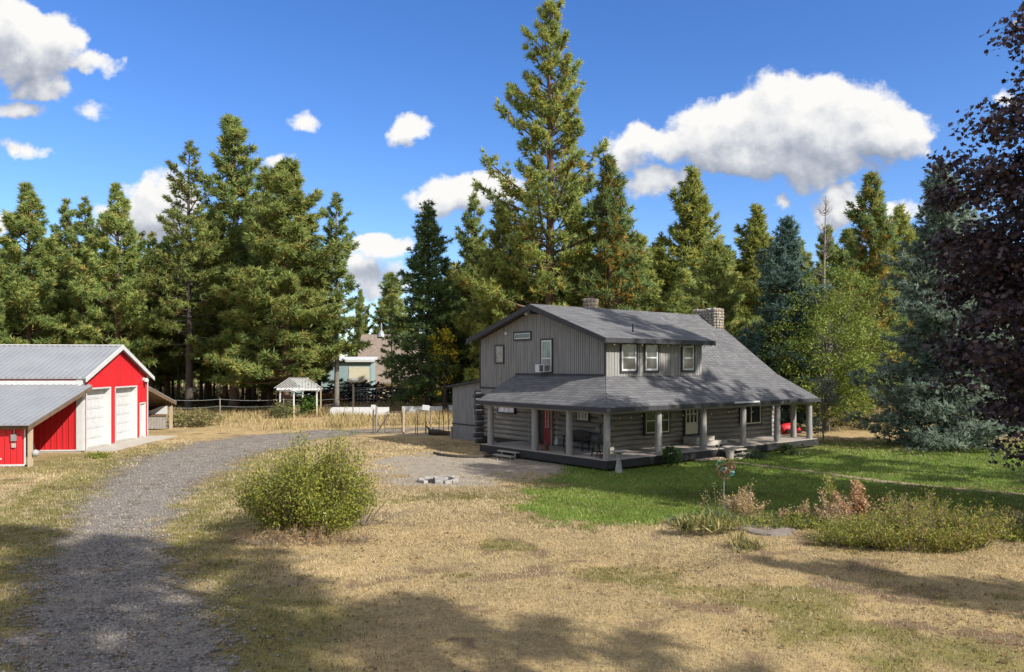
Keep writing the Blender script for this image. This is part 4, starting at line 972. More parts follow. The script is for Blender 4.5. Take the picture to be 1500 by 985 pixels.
# ------------------------------------------------------------------ things in the yard
def yard():
    rg = random.Random(12)
    # fire ring
    cx, cy = -2.95, 31.3
    t = thing('fire_ring', 'low ring of pale concrete blocks round a bed of ash', 'fire pit', (cx, cy, gz(cx, cy) + .0), 0)
    for i in range(13):
        a = 2 * math.pi * i / 13
        if i in (9,): continue
        m = MB(); m.obox((.72 * math.cos(a), .72 * math.sin(a), .045 + rg.uniform(-.02, .02)), (.19, .31, .17), a + rg.uniform(-.12, .12), rg.uniform(-.12, .12), rg.uniform(-.1, .1))
        m.build('block', M['ashcon'], t, bevel=.015)
    MB().lathe([(.66, 0), (.6, .035), (.2, .05)], (0, 0, 0), 18).build('ash_bed', M['charred'], t, True)
    m = MB(); m.obox((.1, .05, .1), (.55, .13, .1), .4, .1).obox((-.1, .2, .08), (.4, .1, .1), 2.2); m.build('charred_log', M['ashcon'], t)
    # wind spinner
    sx, sy = 6.75, 24.8
    t = thing('wind_spinner', 'copper and teal metal petal wind spinner on a thin pole', 'wind spinner', (sx, sy, gz(sx, sy) - .05), .25)
    MB().tube([(0, 0, 0), (0, 0, 1.4)], .014, 6).build('pole', M['galv'], t, True)
    for nm, kk, r0, mm, off, dy in (('petal', 8, .34, 'copper', 0, -.05), ('petal', 6, .2, 'copper', .39, -.12)):
        for i in range(kk):
            a = 2 * math.pi * i / kk + off; q = MB(); pts = []
            for j in range(9):
                f = j / 8; rr = r0 * (.18 + .82 * math.sin(f * math.pi * .62)); aa = a + f * 1.25
                pts.append(Vector((rr * math.cos(aa), dy - .05 * math.sin(f * 3.1), 1.42 + rr * math.sin(aa))))
            for j in range(8): 
                p, n2 = pts[j], pts[j + 1]; q.bar(p, n2, .075, .012)
            q.build(nm, M['teal' if (i % 4 == 2 and mm == 'copper') else mm], t)
    MB().lathe([(.0, -.05), (.05, -.03), (.05, .03), (0, .05)], (0, -.1, 1.42), 10).build('hub', M['galv'], t, True)
    # tree stump
    sx, sy = 7.0, 21.35
    t = thing('tree_stump', 'wide flat grey tree stump cut low amid the dry weeds', 'stump', (sx, sy, float(gz(sx, sy)) - .05), 0)
    m = MB(); n = 40; rr = [(.70 + .05 * math.sin(3 * a + 1) + .03 * math.sin(7 * a) + rg.uniform(-.015, .015)) for a in [2 * math.pi * i / n for i in range(n)]]
    ring = lambda s, z: [(rr[i] * s * math.cos(2 * math.pi * i / n), .92 * rr[i] * s * math.sin(2 * math.pi * i / n), z + rg.uniform(-.003, .003)) for i in range(n)]
    vs = ring(1.08, -.12) + ring(1.02, .02) + ring(1.0, .09); fs = []
    for k in range(2):
        for i in range(n): fs.append((k * n + i, k * n + (i + 1) % n, (k + 1) * n + (i + 1) % n, (k + 1) * n + i))
    m.add(vs, fs).build('bark', M['barkg'], t)
    m = MB(); vs = ring(1.0, .092) + ring(.6, .10) + ring(.25, .08) + [(0, 0, .06)]; fs = []
    for k in range(2):
        for i in range(n): fs.append((k * n + i, k * n + (i + 1) % n, (k + 1) * n + (i + 1) % n, (k + 1) * n + i))
    for i in range(n): fs.append((2 * n + i, 2 * n + (i + 1) % n, 3 * n))
    m.add(vs, fs).build('cut_face', M['stump'], t, True)
    # log edging curve in the gravel
    pts = [(-4.1, 41.0), (-3.6, 40.0), (-2.7, 39.4), (-1.8, 39.3), (-1.2, 39.6), (-.7, 40.3)]
    o = MB(); o.tube([(x, y, gz(x, y) + .06) for x, y in pts], [.07, .085, .08, .085, .08, .07], 8); o = o.build('log_edging', M['barkd'], None, True)
    tag(o, 'curved dark log edging laid on the gravel by the porch', 'edging')
    # white garden arbour
    ax, ay = -18.9, 71.2
    t = thing('garden_arbor', 'white wooden garden arbour with slatted pitched roof over weeds', 'arbor', (ax, ay, 0), .75)
    Wa, D, hp, zr_ = 2.3, 2.7, 2.45, 1.0
    for x in (-Wa / 2, Wa / 2):
        for y in (0, D): MB().box(x - .055, x + .055, y - .055, y + .055, 1.0 if y == 0 else -.1, hp).build('post', M['white'], t)
        MB().box(x - .06, x + .06, -.06, .06, -.1, 1.0).build('post_foot', M['palewood'], t)
    m = MB()
    for y in (0, D): m.box(-Wa / 2 - .35, Wa / 2 + .35, y - .04, y + .04, hp, hp + .18)
    for x in (-Wa / 2, Wa / 2): m.box(x - .04, x + .04, -.4, D + .4, hp - .12, hp - .003)
    m.build('beam', M['white'], t)
    m = MB()
    for i in range(8):
        y = -.35 + i * (D + .7) / 7
        for s in (-1, 1): m.bar((0, y, hp + zr_ + .12), (s * (Wa / 2 + .4), y, hp + .16), .045, .04)
    m.bar((0, -.5, hp + zr_ + .1), (0, D + .5, hp + zr_ + .1), .06, .14)
    m.build('rafter', M['white'], t)
    m = MB()
    for x in np.linspace(-.9, .9, 7): m.box(x - .03, x + .03, -.30, -.26, hp + .1, hp + zr_ * (1 - abs(x) / 1.5))
    m.build('gable_slat', M['white'], t)
    # white low walls beyond the yard
    def lw(label, x0, x1, y, h=.78):
        m = MB(); n = max(2, int((x1 - x0) / 1.4))
        for i in range(n):
            a = x0 + (x1 - x0) * i / n; b = x0 + (x1 - x0) * (i + 1) / n - .03
            m.prism([(a, y - .2, -.1), (b, y - .2, -.1), (b, y - .11, h), (a, y - .11, h)], (0, .3, 0))
        o = m.build('low_wall', M['white'], None); tag(o, label, 'wall', 'white low walls behind the gate')
    lw('longest white low wall with its end near the garden arbour', -17.2, -11.6, 73.6)
    lw('middle white low wall seen behind the leaning gate', -10.6, -6.7, 75.2)
    lw('white low wall ending at the grey house wing', -6.2, -.5, 76.2, .86)
    o = MB(); o.box(-7.6, -.6, 78.2, 79.4, .5, .98); tag(o.build('plank_pile', M['tan'], None), 'long low pile of tan boards behind the white wall', 'planks')
    # pole mounted things
    def pole(name, label, cat, x, y, h, mk_):
        t = thing(name, label, cat, (x, y, gz(x, y) - .1), 0)
        MB().tube([(0, 0, 0), (0, 0, h)], .045, 8).build('pole', M['iron'], t, True); mk_(t, h); return t
    def dish(t, h): MB().lathe([(.05, 0), (.35, .06), (.48, .2), (.5, .28), (.4, .36), (.1, .42)], (0, 0, h - .05), 16).build('bowl', M['galv'], t, True)
    pole('bird_feeder', 'round pale feeder bowl on a tall pole in front of the white wall', 'feeder', -14.6, 71.5, 3.3, dish)
    def sq(t, h): MB().obox((0, 0, h + .25), (.5, .1, .36), 0, 0, .1).build('board', M['white'], t, bevel=.03)
    pole('sign_board', 'blank white board on a slanting stake left of the house wing', 'sign', -5.9, 53.3, 1.65, sq)
    def sq2(t, h): MB().obox((0, 0, h + .2), (.32, .08, .3), 0, 0, 0).build('board', M['white'], t, bevel=.03)
    pole('sign_board', 'blank white board fixed on the wooden gate post', 'sign', -9.55, 53.6, 1.75, sq2)
    # fence posts, wire and gate
    FP = [(-9.4, 53.9, 1.9, 'oldwood', 'thick grey wooden gate post with a brace'), (-7.45, 53.4, 1.75, 'palewood', 'pale wooden gate post at the latch side'),
          (-3.85, 49.6, .8, 'oldwood', 'short grey wooden post standing by the house wing corner')]
    for x, y, h, mm, lb in FP:
        o = MB().tube([(x, y, -.2), (x + .02, y, h)], [.075, .07], 10).build('fence_post', M[mm], None, True); tag(o, lb, 'post')
    o = MB().bar((-9.3, 53.8, .1), (-8.5, 53.7, 1.35), .07).build('post_brace', M['iron'], None); tag(o, 'dark diagonal brace leaning on the thick gate post', 'brace')
    t = thing('metal_gate', 'small rusty tube gate with rounded top corners by the pale post', 'gate', (-8.35, 53.5, .1), .02)
    MB().tube([(-.38, 0, 0), (-.38, 0, 1.15), (-.32, 0, 1.32), (-.18, 0, 1.4), (.58, 0, 1.4), (.72, 0, 1.32), (.78, 0, 1.15), (.78, 0, 0), (-.38, 0, 0)], .03, 8).build('frame', M['iron'], t, True)
    m = MB()
    for z in (.28, .56, .84, 1.12): m.tube([(-.38, 0, z), (.78, 0, z)], .022, 6)
    m.tube([(.2, 0, 0), (.2, 0, 1.4)], .015, 6).build('bar', M['iron'], t, True)
    k = 0
    for x, y, h in ((-6.6, 53.2, 1.65), (-6.35, 52.2, 1.55), (-4.95, 52.6, 1.6), (-4.7, 53.6, 1.5), (-4.2, 51.5, 1.9), (-6.0, 57.0, 1.6)):
        o = MB().tube([(x, y, -.1), (x + rg.uniform(-.06, .06), y, h)], .028, 6).build('fence_stake', M['iron'], None, True); tag(o, 'thin rusty steel stake of the wire fence beside the gate', 'stake', 'steel stakes near the gate')
    t = thing('wire_fence', 'tall wire mesh fence on thin posts in front of the dark brush', 'fence', (0, 0, 0), 0)
    m = MB(); P = [(-16.6, 82), (-12, 82.4), (-8, 82.2), (-4, 81.8), (0, 81.5), (4, 81)]
    for (x0, y0), (x1, y1) in zip(P[:-1], P[1:]):
        for z in (.4, .8, 1.2, 1.6, 2.0, 2.4): m.bar((x0, y0, z), (x1, y1, z), .014)
        for i in range(14): f = i / 14; m.bar((x0 + (x1 - x0) * f, y0 + (y1 - y0) * f, .1), (x0 + (x1 - x0) * f, y0 + (y1 - y0) * f, 2.4), .01)
    m.build('mesh', M['galv'], t)
    for x, y in P: MB().tube([(x, y - .03, -.1), (x, y - .03, 2.5)], .05, 6).build('post', M['palewood'], t)
    t = thing('wire_fence', 'sagging wire fence with white top strand along the dry meadow behind barn', 'fence', (0, 0, 0), 0)
    m = MB(); P = [(-30.5, 68, 1.75), (-27, 72, 1.6), (-22.3, 76.0, 1.4), (-18, 80, 1.3), (-16.6, 82, 1.4)]
    for a, b in zip(P[:-1], P[1:]):
        for s_ in (1, .6): 
            k_ = 6; pp = [(a[0] + (b[0] - a[0]) * i / k_, a[1] + (b[1] - a[1]) * i / k_, (a[2] + (b[2] - a[2]) * i / k_) * s_ - .12 * math.sin(math.pi * i / k_)) for i in range(k_ + 1)]
            m.tube(pp, .016, 4)
    m.build('wire', M['galv'], t)
    for x, y, z in P: MB().tube([(x, y, -.1), (x, y, z + .1)], .05, 6).build('post', M['oldwood'], t)
    for x, y, h, lb in ((-22.6, 78, 2.45, 'tall pale bare post standing left of the arbour in the meadow'), (-21.4, 79.5, 2.6, 'slimmer tall post just behind the pale bare post'), (-19.9, 81, 2.3, 'greyish post nearest behind the arbour')):
        o = MB().tube([(x, y, -.2), (x, y, h)], [.08, .07], 8).build('fence_post', M['palewood'], None, True); tag(o, lb, 'post')
    o = MB().tube([(-1.15, 78.5, -.1), (-1.15, 78.5, 3.2)], [.09, .08], 8); o.v = [(v[0] - 3.2, v[1], v[2]) for v in o.v]; tag(o.build('fence_post', M['palewood'], None, True), 'tall yellowish post left of the house wing behind the white wall', 'post')
    # low dark log with a stub
    o = MB(); o.tube([(-5.6, 52.4, .22), (-5.0, 52.3, .2), (-4.2, 52.2, .12)], [.2, .2, .16], 10).tube([(-5.5, 52.4, .3), (-5.75, 52.4, .62)], [.1, .03], 6).tube([(-5.35, 52.4, .3), (-5.3, 52.4, .52)], [.06, .02], 6)
    tag(o.build('fallen_log', M['barkd'], None, True), 'dark fallen log with broken stubs below the white board', 'log')
    # brush pile, two far buildings
    m = MB(); rr = random.Random(5)
    for i in range(900):
        x = rr.uniform(-25, -7); y = rr.uniform(90, 94.5); top = 1.7 * math.exp(-((x + 18.5) / 6.5) ** 2) + 1.0
        p = Vector((x, y, rr.uniform(0, top))); a = rr.uniform(0, 6.3); l = rr.uniform(.6, 1.8)
        m.bar(p, p + Vector((math.cos(a) * l, math.sin(a) * l, rr.uniform(-.35, .5))), rr.uniform(.05, .16))
    tag(m.build('brush_pile', M['charred'], None), 'long dark heap of cut brush behind the wire fence', 'brush pile')
    t = thing('brown_house', 'distant house with big brown shake roof behind the trees', 'house', (-18.5, 122, 0), -.05)
    m = MB(); m.slab([(-6.5, 0, 2.2), (11.5, 0, 2.2), (11.5, 5.5, 9.9), (-6.5, 5.5, 9.9)], .25).slab([(-6.5, 5.5, 9.9), (11.5, 5.5, 9.9), (11.5, 11, 2.4), (-6.5, 11, 2.4)], .25); m.build('roof', M['brownroof'], t)
    MB().box(-6.0, 11, .8, 10.2, -.3, 2.9).prism([(-6.0, .9, 2.5), (-6.0, 10.2, 2.5), (-6.0, 5.5, 9.4)], (.2, 0, 0)).build('wall', M['cream'], t)
    MB().lathe([(.7, 0), (.35, .9), (.12, 1.1), (.12, 2.2), (0, 2.3)], (-3.2, 5.5, 9.5), 10).build('roof_vent', M['galv'], t, True)
    for x in (-4.5, 0.5, 5):
        w = MB().box(x, x + 1.5, .7, .79, .7, 1.9).build('window', M['trimdark'], t)
    t = thing('mobile_home', 'long pale blue trailer home half hidden by pine branches', 'trailer home', (-31.5, 112, 0), .03)
    MB().box(-1, 11.2, 0, 4, .4, 5.4).build('wall', M['paleblue'], t)
    MB().slab([(-1.3, -.5, 5.6), (11.6, -.5, 5.6), (11.6, 4.3, 6.1), (-1.3, 4.3, 6.1)], .3).build('roof', M['white'], t)
    d = MB().box(8.0, 10.9, -.06, -.003, 2.2, 4.6).build('panel_door', M['cream'], t)
    MB().box(3.2, 4.9, -.05, -.003, 2.6, 3.8).build('window', M['glass'], t)
yard()
# ------------------------------------------------------------------ foliage
def spray(P, D, S, T, k, w, bias, rg, up=.0):
    """k narrow needle faces per tuft, fanning out round its direction"""
    n = len(P); P = np.repeat(P, k, 0); D = np.repeat(D, k, 0); S = np.repeat(S, k)[:, None]; T = np.repeat(T, k, 0); m = n * k
    d = D * bias + rg.normal(0, 1, (m, 3)) * .62; d[:, 2] += up; d = norm(d)
    L = S * rg.uniform(.65, 1.15, (m, 1)); sd_ = norm(np.cross(d, rg.normal(0, 1, (m, 3)))) * (w * S * .5 * rg.uniform(.7, 1.3, (m, 1)))
    b = P - d * L * .12
    V = np.stack([b - sd_, b + sd_, b + d * L * .62 + sd_ * .8, b + d * L], 1)
    F = np.arange(4 * m).reshape(-1, 4)
    C = np.repeat(T * rg.uniform(.8, 1.2, (m, 1)), 4, 0)
    N = np.repeat(norm(D * 1.0 + np.array([0, 0, .35]) + d * .45), 4, 0)
    return V.reshape(-1, 3), F, C, N
def pal(rg, n, cols, wts):
    c = np.array(cols); i = rg.choice(len(c), n, p=np.array(wts) / sum(wts)); return c[i] * rg.uniform(.85, 1.15, (n, 1))
PINE = [(.225, .30, .082), (.29, .34, .09), (.165, .24, .078), (.37, .365, .095)]
def conifer(seed, h, r0, cb, prof, nl, e0, e1, curve, sp, ts, k, w, bias, cols, wts, inner=None, lat=.33, s0=.28, gap=.12, bark='bark', droop=0., lean=0., sub=1.0, trunkcol=None, name='pine_tree', lims=(.55, 1.15)):
    rg = np.random.default_rng(seed)
    root = bpy.data.objects.new(name, None); COL.objects.link(root)
    tb = MB(); nseg = 12
    wob = [(rg.normal(0, .012) * h * .3 * i / nseg + lean * h * (i / nseg) ** 1.5, rg.normal(0, .012) * h * .3 * i / nseg) for i in range(nseg + 1)]
    tz = [h * i / nseg for i in range(nseg + 1)]
    rad = lambda z: r0 * (1 - z / h) ** .8 + .025
    tb.tube([(wob[i][0], wob[i][1], tz[i] - (.3 if i == 0 else 0)) for i in range(nseg + 1)], [rad(z) * (1.25 if i == 0 else 1) for i, z in enumerate(tz)], 9)
    ph = rg.uniform(0, 6)
    cx = lambda z: np.array([np.interp(z, tz, [q[0] for q in wob]), np.interp(z, tz, [q[1] for q in wob]), z])
    Ps, Ds, Ss, Ts = [], [], [], []
    for i in range(nl):
        t = ((i + rg.uniform(0, 1)) / nl) ** .92
        if rg.uniform() < gap and t > .05: continue
        z = cb + (h - cb) * t * .985; az = i * 2.39996 + rg.uniform(-.6, .6)
        L = prof(t) * rg.uniform(*lims) * (1 + .22 * math.sin(z * .9 + az * 1.0 + ph) + .14 * math.sin(z * 2.3 - az * 2 + 2 * ph)); L = max(L, .35); el = e0 + (e1 - e0) * t + rg.uniform(-.14, .14)
        rd = np.array([math.cos(az), math.sin(az), 0]); pr = np.array([-math.sin(az), math.cos(az), 0])
        base = cx(z); bend = rg.uniform(-.18, .18)
        pos = lambda s: base + rd * (L * s * math.cos(el)) + pr * (L * bend * s * s) + np.array([0, 0, L * (s * math.sin(el) + curve * s * s - droop * math.sin(s * 2.2))])
        if L > .8:
            q = [pos(s) for s in (0, .33, .66, .95)]
            r1 = .018 + .013 * L; tb.tube(q, [r1 * 1.2, r1, r1 * .65, r1 * .3], 4, False)
        n = max(3, int(L / sp * 2.2 * sub))
        s = s0 + (1 - s0) * rg.uniform(0, 1, n) ** .75; s[0] = 1
        side = rg.uniform(-1, 1, n); off = lat * L * side * (1.08 - s) ** .6
        p = np.array([pos(a) for a in s]) + pr * off[:, None]; p[:, 2] += rg.normal(0, .21, n) * (.4 + .12 * L) + np.abs(side) * .08 * L * (1 - s)
        d = norm(rd * .8 + pr * (side * .9)[:, None] + np.array([0, 0, .35 + curve - droop])[None, :] + rg.normal(0, .2, (n, 3)))
        c = pal(rg, n, cols, wts)
        if inner is not None:
            m = rg.uniform(0, 1, n) < inner[1] * (1.15 - s); c[m] = np.array(inner[0]) * rg.uniform(.8, 1.2, (m.sum(), 1))
        Ps.append(p); Ds.append(d); Ss.append(ts * rg.uniform(.75, 1.2, n)); Ts.append(c)
    n = 10; z = h - np.linspace(0, 1, n) * min(1.2, h * .06)
    Ps.append(np.array([cx(a) for a in z])); Ds.append(np.tile((0, 0, 1.), (n, 1)) + rg.normal(0, .3, (n, 3))); Ss.append(np.full(n, ts * .8)); Ts.append(pal(rg, n, cols, wts))
    V, F, C, N = spray(np.concatenate(Ps), np.concatenate(Ds), np.concatenate(Ss), np.concatenate(Ts), k, w, bias, rg)
    tr = tb.build('trunk', M[bark], root, True)
    cr = np_obj('crown', V, F, M['needle'], root, C, N)
    return root
cone = lambda R_, p=.8, b=.12: (lambda t: R_ * ((1 - t) ** p) * (.55 + .45 * min(1, (t + .02) / b)) + .25)
def ogive(R_, wide=.3): return lambda t: R_ * (math.sin(math.pi * min(1, (t + .12) / (2 * wide))) if t < wide - .12 else (1 - ((t - wide + .12) / (1.12 - wide)) ** 1.35)) + .3
K = dict(k=12, w=.14, bias=.75, sub=1.15, s0=.40, lims=(.45, 1.2))
TR = {}
YN = ((.38, .28, .08), .12)
TR['pondA'] = conifer(101, 30, .36, 5.2, ogive(5.0, .30), 205, -.02, .8, .26, .27, .74, cols=PINE, wts=(4, 4, 2, 2.5), inner=YN, gap=.22, **K)
TR['pondB'] = conifer(102, 30, .38, 5.0, cone(4.8, .70, .15), 250, -.05, .75, .26, .27, .74, cols=PINE, wts=(3, 4, 3, 2), inner=YN, gap=.24, **K)
TR['pondC'] = conifer(103, 30, .34, 6.0, ogive(3.9, .28), 190, -.1, .8, .25, .28, .70, cols=PINE, wts=(4, 3, 3, 2), inner=YN, gap=.26, **K)
TR['pondD'] = conifer(104, 30, .40, 3.8, cone(6.0, .68, .1), 310, -.1, .75, .24, .26, .76, cols=PINE, wts=(4, 6, 1.2, 4), inner=YN, gap=.14, **K)
TR['open'] = conifer(105, 30, .38, 6.0, ogive(5.2, .36), 135, -.15, .7, .2, .30, .56, cols=[(0.2, 0.241, 0.06), (0.267, 0.292, 0.07), (0.141, 0.184, 0.049)], wts=(3, 3, 2), inner=((.19, .13, .04), .25), gap=.2, bark='barkd', **K)
TR['sparse'] = conifer(106, 30, .33, 11.0, ogive(3.4, .34), 110, -.2, .7, .2, .30, .70, cols=PINE, wts=(4, 3, 3, 1), gap=.2, bark='barkg', **K)
TR['slim'] = conifer(107, 24, .20, 7.0, cone(2.5, .8, .2), 90, -.2, .6, .15, .34, .66, cols=PINE, wts=(3, 3, 3, 1), gap=.2, bark='barkd', **K)
TR['fir'] = conifer(108, 22, .34, 1.6, cone(5.0, .80, .08), 260, -.32, .35, .12, .25, .58, k=9, w=.15, bias=.9, cols=[(0.082, 0.134, 0.047), (0.118, 0.18, 0.054), (0.154, 0.208, 0.054)], wts=(4, 3, 1.5), lat=.42, s0=.12, gap=.05, bark='barkd')
TR['white'] = conifer(109, 20, .26, 1.2, cone(4.3, .72, .1), 230, .1, .8, .25, .26, .68, k=9, w=.14, bias=1.1, cols=[(0.258, 0.322, 0.105), (0.322, 0.378, 0.097), (0.419, 0.394, 0.089)], wts=(3, 3, 2), s0=.2, gap=.08, bark='barkg')
TR['olive'] = conifer(110, 26, .34, 2.0, ogive(4.7, .34), 280, -.05, .8, .22, .26, .68, k=9, w=.15, bias=1.0, cols=[(0.302, 0.342, 0.077), (0.363, 0.376, 0.077), (0.219, 0.265, 0.069), (0.438, 0.401, 0.085)], wts=(4, 3, 3, 2), gap=.05, bark='barkd')
TR['mixed'] = conifer(111, 26, .32, 2.0, cone(4.9, .72, .1), 260, 0, .8, .25, .27, .72, k=9, w=.14, bias=1.0, cols=[(0.149, 0.233, 0.078), (0.205, 0.27, 0.078), (0.26, 0.288, 0.074)], wts=(4, 3, 2), inner=((.42, .25, .04), .6), gap=.07)
TR['spruce'] = conifer(112, 18, .32, .7, cone(4.1, .78, .05), 330, -.3, .45, .22, .19, .46, k=10, w=.16, bias=.9, cols=[(0.189, 0.246, 0.181), (0.249, 0.31, 0.235), (0.132, 0.178, 0.123), (0.343, 0.402, 0.313)], wts=(4, 3, 2.5, 1.2), lat=.46, s0=.12, gap=.04, bark='barkd', droop=.1)
TR['darkspruce'] = conifer(113, 18, .30, .8, cone(4.0, .76, .05), 280, -.28, .45, .16, .21, .50, k=9, w=.16, bias=.9, cols=[(0.097, 0.162, 0.13), (0.138, 0.211, 0.179), (0.082, 0.13, 0.089)], wts=(4, 3, 2), lat=.44, s0=.12, gap=.05, bark='barkd', droop=.08)
TR['tall'] = conifer(114, 34.2, .46, 2.5, lambda t: 7.7 * (1 - t) ** .66 * (.7 + .3 * min(1, (t + .05) / .3)) * (.84 + .16 * math.sin(t * 19)) + .35, 230, -.12, .75, .26, .24, .54, k=13, w=.14, bias=.75, sub=1.25,
              cols=[(0.246, 0.306, 0.077), (0.323, 0.359, 0.081), (0.185, 0.245, 0.068), (0.416, 0.394, 0.084)], wts=(4, 4, 2.5, 2), inner=((.32, .21, .05), .3), gap=.22, bark='bark', s0=.44, lims=(.5, 1.12))

# (kind, x, y, height, label); every tree of the photograph one can tell apart
PROTO_H = dict(pondA=30, pondB=30, pondC=30, pondD=30, open=30, sparse=30, slim=24, fir=22, white=20, olive=26, mixed=26, spruce=18, darkspruce=18, tall=34.2)
used = set()
def tree(kind, u, Y, top, label, cat='tree', wd=1., group=None, x=None, rz=None, name=None):
    X = (u - 750) / 1140.6 * Y if x is None else x
    H_ = CAMZ + (537.6 - top) / 1140.6 * Y if top is not None else PROTO_H[kind]
    p = TR[kind]; sz = H_ / PROTO_H[kind]; wd = wd * (1.15 if kind.startswith('pond') else 1.08); rz_ = random.uniform(0, 6.28) if rz is None else rz
    if kind not in used:
        used.add(kind); o = p
        o.location = (X, Y, gz(X, Y) - .1); o.rotation_euler = (0, 0, rz_); o.scale = (sz * wd, sz * wd, sz); tag(o, label, cat, group)
    else: o = dup(p, (X, Y, gz(X, Y) - .1), rz_, sz * wd, label, group, sz); tag(o, label, cat, group)
    if name: o.name = name
    return o
random.seed(21); WF = 1.0
G1 = None
tree('pondA', 42, 82, 268, 'broad yellow green pine furthest left behind the barn roof', wd=1.1)
tree('pondB', -25, 78, 300, 'pine cut by the left photo edge beside the broad pine')
tree('pondC', 97, 88, 290, 'thin pine second from the broad one above the barn ridge', wd=.95)
tree('pondC', 126, 84, 287, 'narrow airy pine between the thin pine and the gable top pine', wd=.9)
tree('pondA', 172, 80, 268, 'pointed bare tipped pine rising straight above the barn gable', wd=.92)
tree('pondC', 222, 90, 338, 'small dark pine in the dip right of the barn gable', wd=1.0)
tree('open', 277, 80, 205, 'tall dark limbed open pine left of the tallest pine in the left grove')
tree('pondB', 343, 84, 170, 'tallest pine of the left grove with full pointed crown', wd=1.05)
tree('pondC', 388, 92, 243, 'slender pine squeezed between the two tallest left grove pines', wd=1.1)
tree('pondD', 420, 78, 231, 'massive bright yellow green pine with the fullest crown left of the arbour', wd=1.15)
tree('sparse', 493, 80, 282, 'lone thin pine with long bare grey trunk right of the fullest pine')
tree('pondA', 528, 140, 425, 'small pine in the gap left of the distant brown roof', wd=.8)
tree('white', 572, 140, 402, 'rounded pale pine behind the distant brown roof', wd=1.2)
tree('fir', 628, 78, 294, 'dense dark green fir with sharp tip left of the house', wd=.95)
tree('pondC', 693, 84, 284, 'thin dark pine between the fir and the giant pine', wd=.95)
tree('olive', 738, 76, 300, 'olive pine close on the left of the giant pine trunk', wd=.95)
tree('tall', 806, 70, 2, 'giant ponderosa pine towering over the house with see through crown', rz=.6)
tree('mixed', 893, 68, 230, 'blue green pine with yellowing needles right of the giant pine', wd=.95)
tree('white', 935, 72, 345, 'light green young pine low behind the house ridge', wd=1.)
tree('olive', 1014, 76, 246, 'dense olive brown cone shaped pine above the large chimney', wd=1.05)
tree('white', 1048, 62, 352, 'soft pale green pine in front of the olive cone pine', wd=1.15)
tree('olive', 1108, 86, 300, 'roundish olive pine between cone pine and dark spruce', wd=1.1)
tree('darkspruce', 1150, 58, 318, 'dark blue green spruce behind the leafy green tree', wd=1.0)
tree('pondB', 1212, 82, 330, 'olive pine behind the bleached dead tree', wd=.8)
tree('mixed', 1275, 72, 255, 'tall pine with orange tinted needles left of the blue spruce', wd=1.)
tree('olive', 1318, 78, 300, 'brownish pine tucked between orange tinted pine and blue spruce', wd=.9)
tree('spruce', 1380, 44.7, 238, 'big silvery blue spruce with skirt to the ground on the lawn', rz=1.2, wd=.98)
tree('pondD', 1440, 85, 330, 'green pine behind the blue spruce and purple maple', wd=.9)
tree('fir', 1530, 80, 300, 'dark fir at the right photo edge behind the purple maple')
tree('pondD', 985, 92, 400, 'green pine low between giant pine and cone pine', wd=.9)
tree('mixed', 855, 80, 330, 'bluish pine half hidden right of the giant pine trunk', wd=.9)
tree('pondA', 655, 95, 400, 'pale pine behind the dark fir and house wing', wd=.9)
tree('pondD', 765, 82, 385, 'bushy yellow olive pine behind the house gable', wd=1.1)
tree('slim', 574, 86, 440, 'thin dark tree standing in front of the brown roof', wd=.8)
for kd, u, Y, top in [('pondD', 700, 88, 350), ('pondA', 775, 86, 320), ('pondB', 845, 84, 300), ('pondD', 905, 80, 330), ('olive', 965, 84, 350), ('mixed', 1065, 88, 360), ('pondA', 1120, 94, 340), ('olive', 1170, 90, 350), ('pondB', 1240, 88, 335), ('pondD', 1345, 90, 340), ('pondA', 830, 90, 380), ('white', 1000, 70, 395), ('mixed', 1300, 86, 330), ('pondD', 665, 100, 395)]:
    tree(kd, u, Y, top, 'mid height pine filling the gaps in the wood close behind the house', group='pines filling the wood behind the house', wd=1.2)
tree('pondC', 468, 90, 425, 'short pine half covering the pale blue trailer home', wd=1.3)
# rank of thin shaded trunks that nothing tells apart
for i, (u, Y) in enumerate([(205, 96), (232, 92), (250, 99), (262, 90), (296, 95), (312, 101), (330, 93), (358, 98), (372, 91), (398, 99), (408, 94), (435, 97), (150, 97), (110, 99), (60, 95), (20, 97)]):
    tree('slim', u + random.uniform(-4, 4), Y, 380 + random.uniform(-40, 40), 'slender shaded pine trunk standing in the dim left grove behind the meadow', group='thin pines inside the left grove')
for i, (u, Y) in enumerate([(1180, 96), (1250, 92), (1330, 95), (1400, 98), (1470, 92), (1080, 98), (1020, 102), (900, 96), (830, 100)]):
    tree('slim', u + random.uniform(-4, 4), Y, 400 + random.uniform(-30, 30), 'slender shaded pine standing in the wood behind the house', group='thin pines inside the wood behind the house')
for i, (kd, u, Y, top) in enumerate([('pondD', 10, 96, 360), ('pondA', 75, 98, 350), ('pondB', 140, 96, 345), ('pondD', 195, 98, 365), ('pondA', 245, 94, 345), ('pondB', 305, 98, 310), ('pondD', 365, 100, 330),
                                 ('pondA', 418, 96, 330), ('pondD', -40, 92, 340), ('pondB', 330, 92, 380), ('pondA', 205, 90, 400), ('pondD', 395, 88, 380)]):
    tree(kd, u, Y, top, 'full yellow green pine filling the gaps between the taller pines of the left grove', group='pines filling the left grove', wd=1.3)
